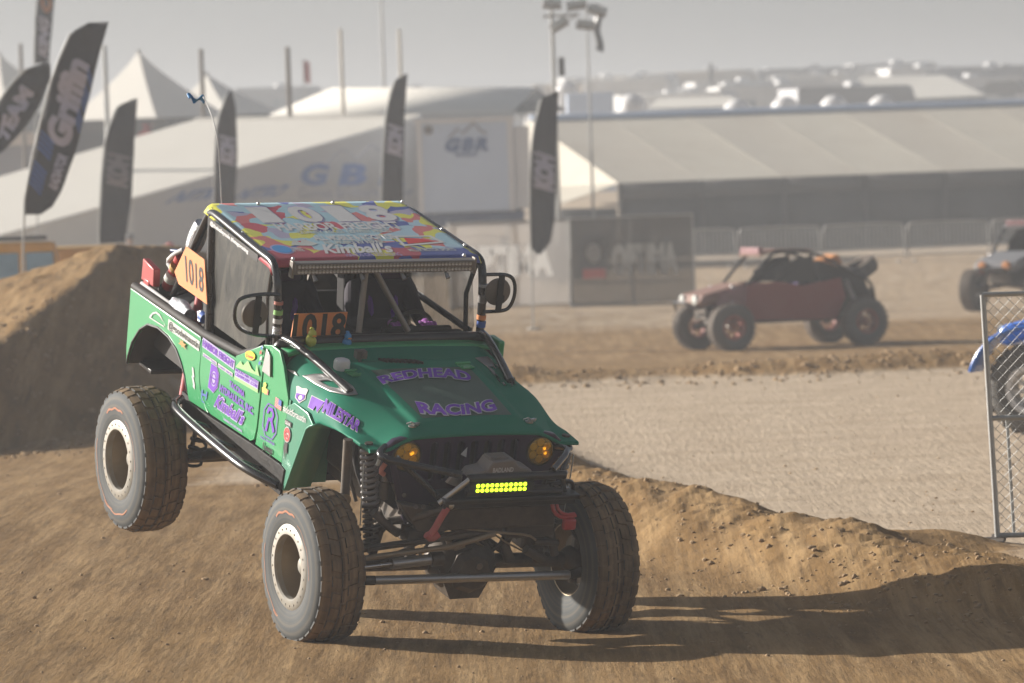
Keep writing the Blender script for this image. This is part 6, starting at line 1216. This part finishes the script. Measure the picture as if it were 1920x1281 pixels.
# --- yellow off-road wagon behind the berm
c = P(22, 480, 84); c.z = gz(c.x, 84)+.25; yw = empty('off_road_wagon', c, radians(8)); tag(yw, 'orange-yellow off-road wagon showing only roof and windows above the left berm', 'car')
ztop = P(75, 452, 84).z-c.z
m_ = MB(); m_.box((0, 0, .85), (4.3, 1.8, .75)); m_.build('body', 'yellowcar', yw, bevel=.1)
m_ = MB(); m_.prism([(-1.3, 1.2), (.92, 1.2), (.72, ztop), (-1.05, ztop)], lambda a, b, d: Vv((a, -.82+d, b)), 1.64); m_.build('cab', 'yellowcar', yw, bevel=.06)
for x0, x1 in ((-1.05, -.55), (-.42, .08), (.2, .68)): m_ = MB(); m_.box(((x0+x1)/2, -.83, (ztop+1.25)/2), (x1-x0, .04, (ztop-1.25)*.62)); m_.build('window', 'skyglass', yw, bevel=.01)
m_ = MB(); m_.box((-.15, 0, ztop+.06), (1.5, 1.2, .06)); m_.build('roof_rack', 'mattblack', yw, bevel=.02)
for x in (-1.35, 1.35):
    for s in (-1, 1): m_ = MB(); m_.lathe([(0, -.13), (.42, -.13), (.45, 0), (.42, .13), (0, .13)], 20, (x, s*.85, .25), 'Y'); m_.build('wheel', 'tyrefar', yw)
c = P(150, 480, 88); c.z = gz(c.x, 88)+.2; tk = empty('parked_trailer', c, radians(4)); tag(tk, 'low tan and dark parked trailer right of the yellow wagon behind the berm', 'trailer'); zt_ = P(150, 462, 88).z-c.z
m_ = MB(); m_.box((0, 0, zt_-.25), (1.7, 1.8, .5)); m_.build('body', 'gold', tk, bevel=.05); m_ = MB(); m_.box((0, 0, zt_-.9), (1.9, 1.9, .8)); m_.build('base', 'navy', tk, bevel=.05)
for s in (-1, 1): m_ = MB(); m_.lathe([(0, -.1), (.35, -.1), (.38, 0), (.35, .1), (0, .1)], 16, (0, s*.95, .3), 'Y'); m_.build('wheel', 'tyrefar', tk)
# --- standing people in the background
def stander(px, py_top, D, mat, label, cap=None, h=1.78, pose=0):
    x = P(px, py_top, D).x; z = gz(x, D); r = empty('person', (x, D, z)); tag(r, label, 'person'); s_ = h/1.78
    J_ = {'pel': ((0, 0, .95), .13), 'chest': ((0, 0, 1.32), (.17, .11)), 'neck': ((0, 0, 1.50), .055), 'head': ((0, -.01, 1.63), .085), 'crown': ((0, -.01, 1.72), .06)}; E_ = [('pel', 'chest'), ('chest', 'neck'), ('neck', 'head'), ('head', 'crown')]
    for s in (-1, 1):
        t = 'r' if s < 0 else 'l'; J_['sh'+t] = ((s*.19, 0, 1.42), .06); J_['el'+t] = ((s*.25, -.02-.08*pose, 1.14), .045); J_['wr'+t] = ((s*(.24-.10*pose), -.10-.15*pose, .93+.25*pose), .035); J_['ha'+t] = ((s*(.23-.12*pose), -.14-.17*pose, .85+.26*pose), .032)
        J_['hip'+t] = ((s*.09, 0, .90), .09); J_['kn'+t] = ((s*.11, -.03, .50), .065); J_['an'+t] = ((s*.12, 0, .09), .045); J_['to'+t] = ((s*.13, -.15, .04), .04)
        E_ += [('chest', 'sh'+t), ('sh'+t, 'el'+t), ('el'+t, 'wr'+t), ('wr'+t, 'ha'+t), ('pel', 'hip'+t), ('hip'+t, 'kn'+t), ('kn'+t, 'an'+t), ('an'+t, 'to'+t)]
    m, tt, b = nodes('clothes_'+mat); N = tt.nodes.new; tc = N('ShaderNodeTexCoord'); sp = N('ShaderNodeSeparateXYZ'); cr = N('ShaderNodeValToRGB'); cr.color_ramp.interpolation = 'CONSTANT'; mr = N('ShaderNodeMath'); mr.operation = 'DIVIDE'; mr.inputs[1].default_value = 2
    tt.links.new(tc.outputs['Object'], sp.inputs[0]); tt.links.new(sp.outputs[2], mr.inputs[0]); tt.links.new(mr.outputs[0], cr.inputs[0]); e = cr.color_ramp.elements; e[0].color = (.03, .03, .035, 1); e[1].position = .475; e[1].color = M[mat].node_tree.nodes['Mix'].inputs[6].default_value; q = e.new(.76); q.color = (.42, .26, .19, 1); q = e.new(.04); q.color = (.05, .06, .10, 1)
    tt.links.new(cr.outputs[0], b.inputs['Base Color']); b.inputs['Roughness'].default_value = .85
    skin_body('body', J_, E_, 'pel', m, r)
    m_ = MB(); m_.ball((0, .0, 1.72), (.105, .115, .08), 14, 8); m_.box((0, -.13, 1.70), (.15, .12, .02)); m_.build('cap', cap or 'rvdark', r); r.scale = (s_,)*3; return r
stander(318, 440, 116, 'shirt_red', 'person in red cap and red top beyond the berm, left of the truck bed', 'red', 1.95)
stander(242, 400, 128, 'shirt_grey', 'person in blue-grey clothes standing by the faded flag behind the berm', 'rvdark', 1.85, 1)
# --- wire fence panel at the right
D = 35.2; p0 = P(1871, 1018, D); p0.z = gz(p0.x, D); fdir = Vv((1, -.12, 0)).normalized(); wf = empty('wire_fence_panel', p0, math.atan2(fdir.y, fdir.x)); tag(wf, 'galvanised chain-link fence panel on feet, cut by the right edge', 'fence panel')
lean = -.030; Hf = 1.80; Wf = 3.0
def fp(x, z, y=0): return Vv((x+lean*z, y, z))
m_ = MB(); m_.tube([fp(0, .0), fp(0, Hf)], .021, 12); m_.build('post', 'galv', wf); m_ = MB(); m_.tube([fp(Wf, .0), fp(Wf, Hf)], .021, 12); m_.build('post', 'galv', wf)
for z in (.045, .90, Hf): m_ = MB(); m_.tube([fp(0, z), fp(Wf, z)], .019, 12); m_.build('rail', 'galv', wf)
m_ = MB(); m_.tube([fp(.12, .05, .03), fp(.12, .92, .03)], .012, 8); m_.build('brace', 'galv', wf)
for x in (0, Wf): m_ = MB(); m_.box((x, 0, .015), (.10, .7, .03)); m_.box((x-.05, -.02, .02), (.22, .08, .03)); m_.build('foot', 'darkmetal', wf, bevel=.005)
m_ = MB(); step = .055*sqrt(2)
n = int((Wf+Hf)/step)
for sgn in (1, -1):
    for i in range(-1, n+2):
        c_ = i*step; pts = []
        # line x = c - z (or x = c - Hf + z), clipped to the panel
        z0, z1 = .05, Hf-.01
        if sgn > 0: a = (c_-z0, z0); b = (c_-z1, z1)
        else: a = (c_-Hf+z0, z0); b = (c_-Hf+z1, z1)
        (ax_, az_), (bx_, bz_) = a, b
        lo, hi = 0, 1; dx = bx_-ax_
        for lim, sg_ in ((0, 1), (Wf, -1)):
            t_ = (lim-ax_)/dx
            if (dx > 0) == (sg_ > 0): lo = max(lo, t_)
            else: hi = min(hi, t_)
        if lo >= hi: continue
        A_ = (ax_+dx*lo, az_+(bz_-az_)*lo); B_ = (ax_+dx*hi, az_+(bz_-az_)*hi)
        L_ = math.hypot(B_[0]-A_[0], B_[1]-A_[1]); ns = max(2, int(L_/.0389)); m_.tube([fp(lerp(A_[0], B_[0], q/ns), lerp(A_[1], B_[1], q/ns), .004*(1 if (q+(sgn > 0)) % 2 else -1)) for q in range(ns+1)], .0022, 3, cap=False)
tag(m_.build('chain_link_mesh', 'galv', wf, fix=False), kind='stuff')
# --- dust haze over the whole place
hm = bpy.data.materials.new('haze'); hm.use_nodes = True; t = hm.node_tree; t.nodes.remove(t.nodes['Principled BSDF']); pv = t.nodes.new('ShaderNodeVolumePrincipled'); pv.inputs['Color'].default_value = (.60, .635, .68, 1); pv.inputs['Density'].default_value = .0018; pv.inputs['Anisotropy'].default_value = .35; t.links.new(pv.outputs[0], t.nodes['Material Output'].inputs['Volume'])
M['hazem'] = hm; hzb = MB().box((0, 0, 8.3), (1900, 1900, 21.4)).build('haze', 'hazem', None, smooth=False); tag(hzb, 'pale dust haze hanging over the whole track', None, kind='stuff')
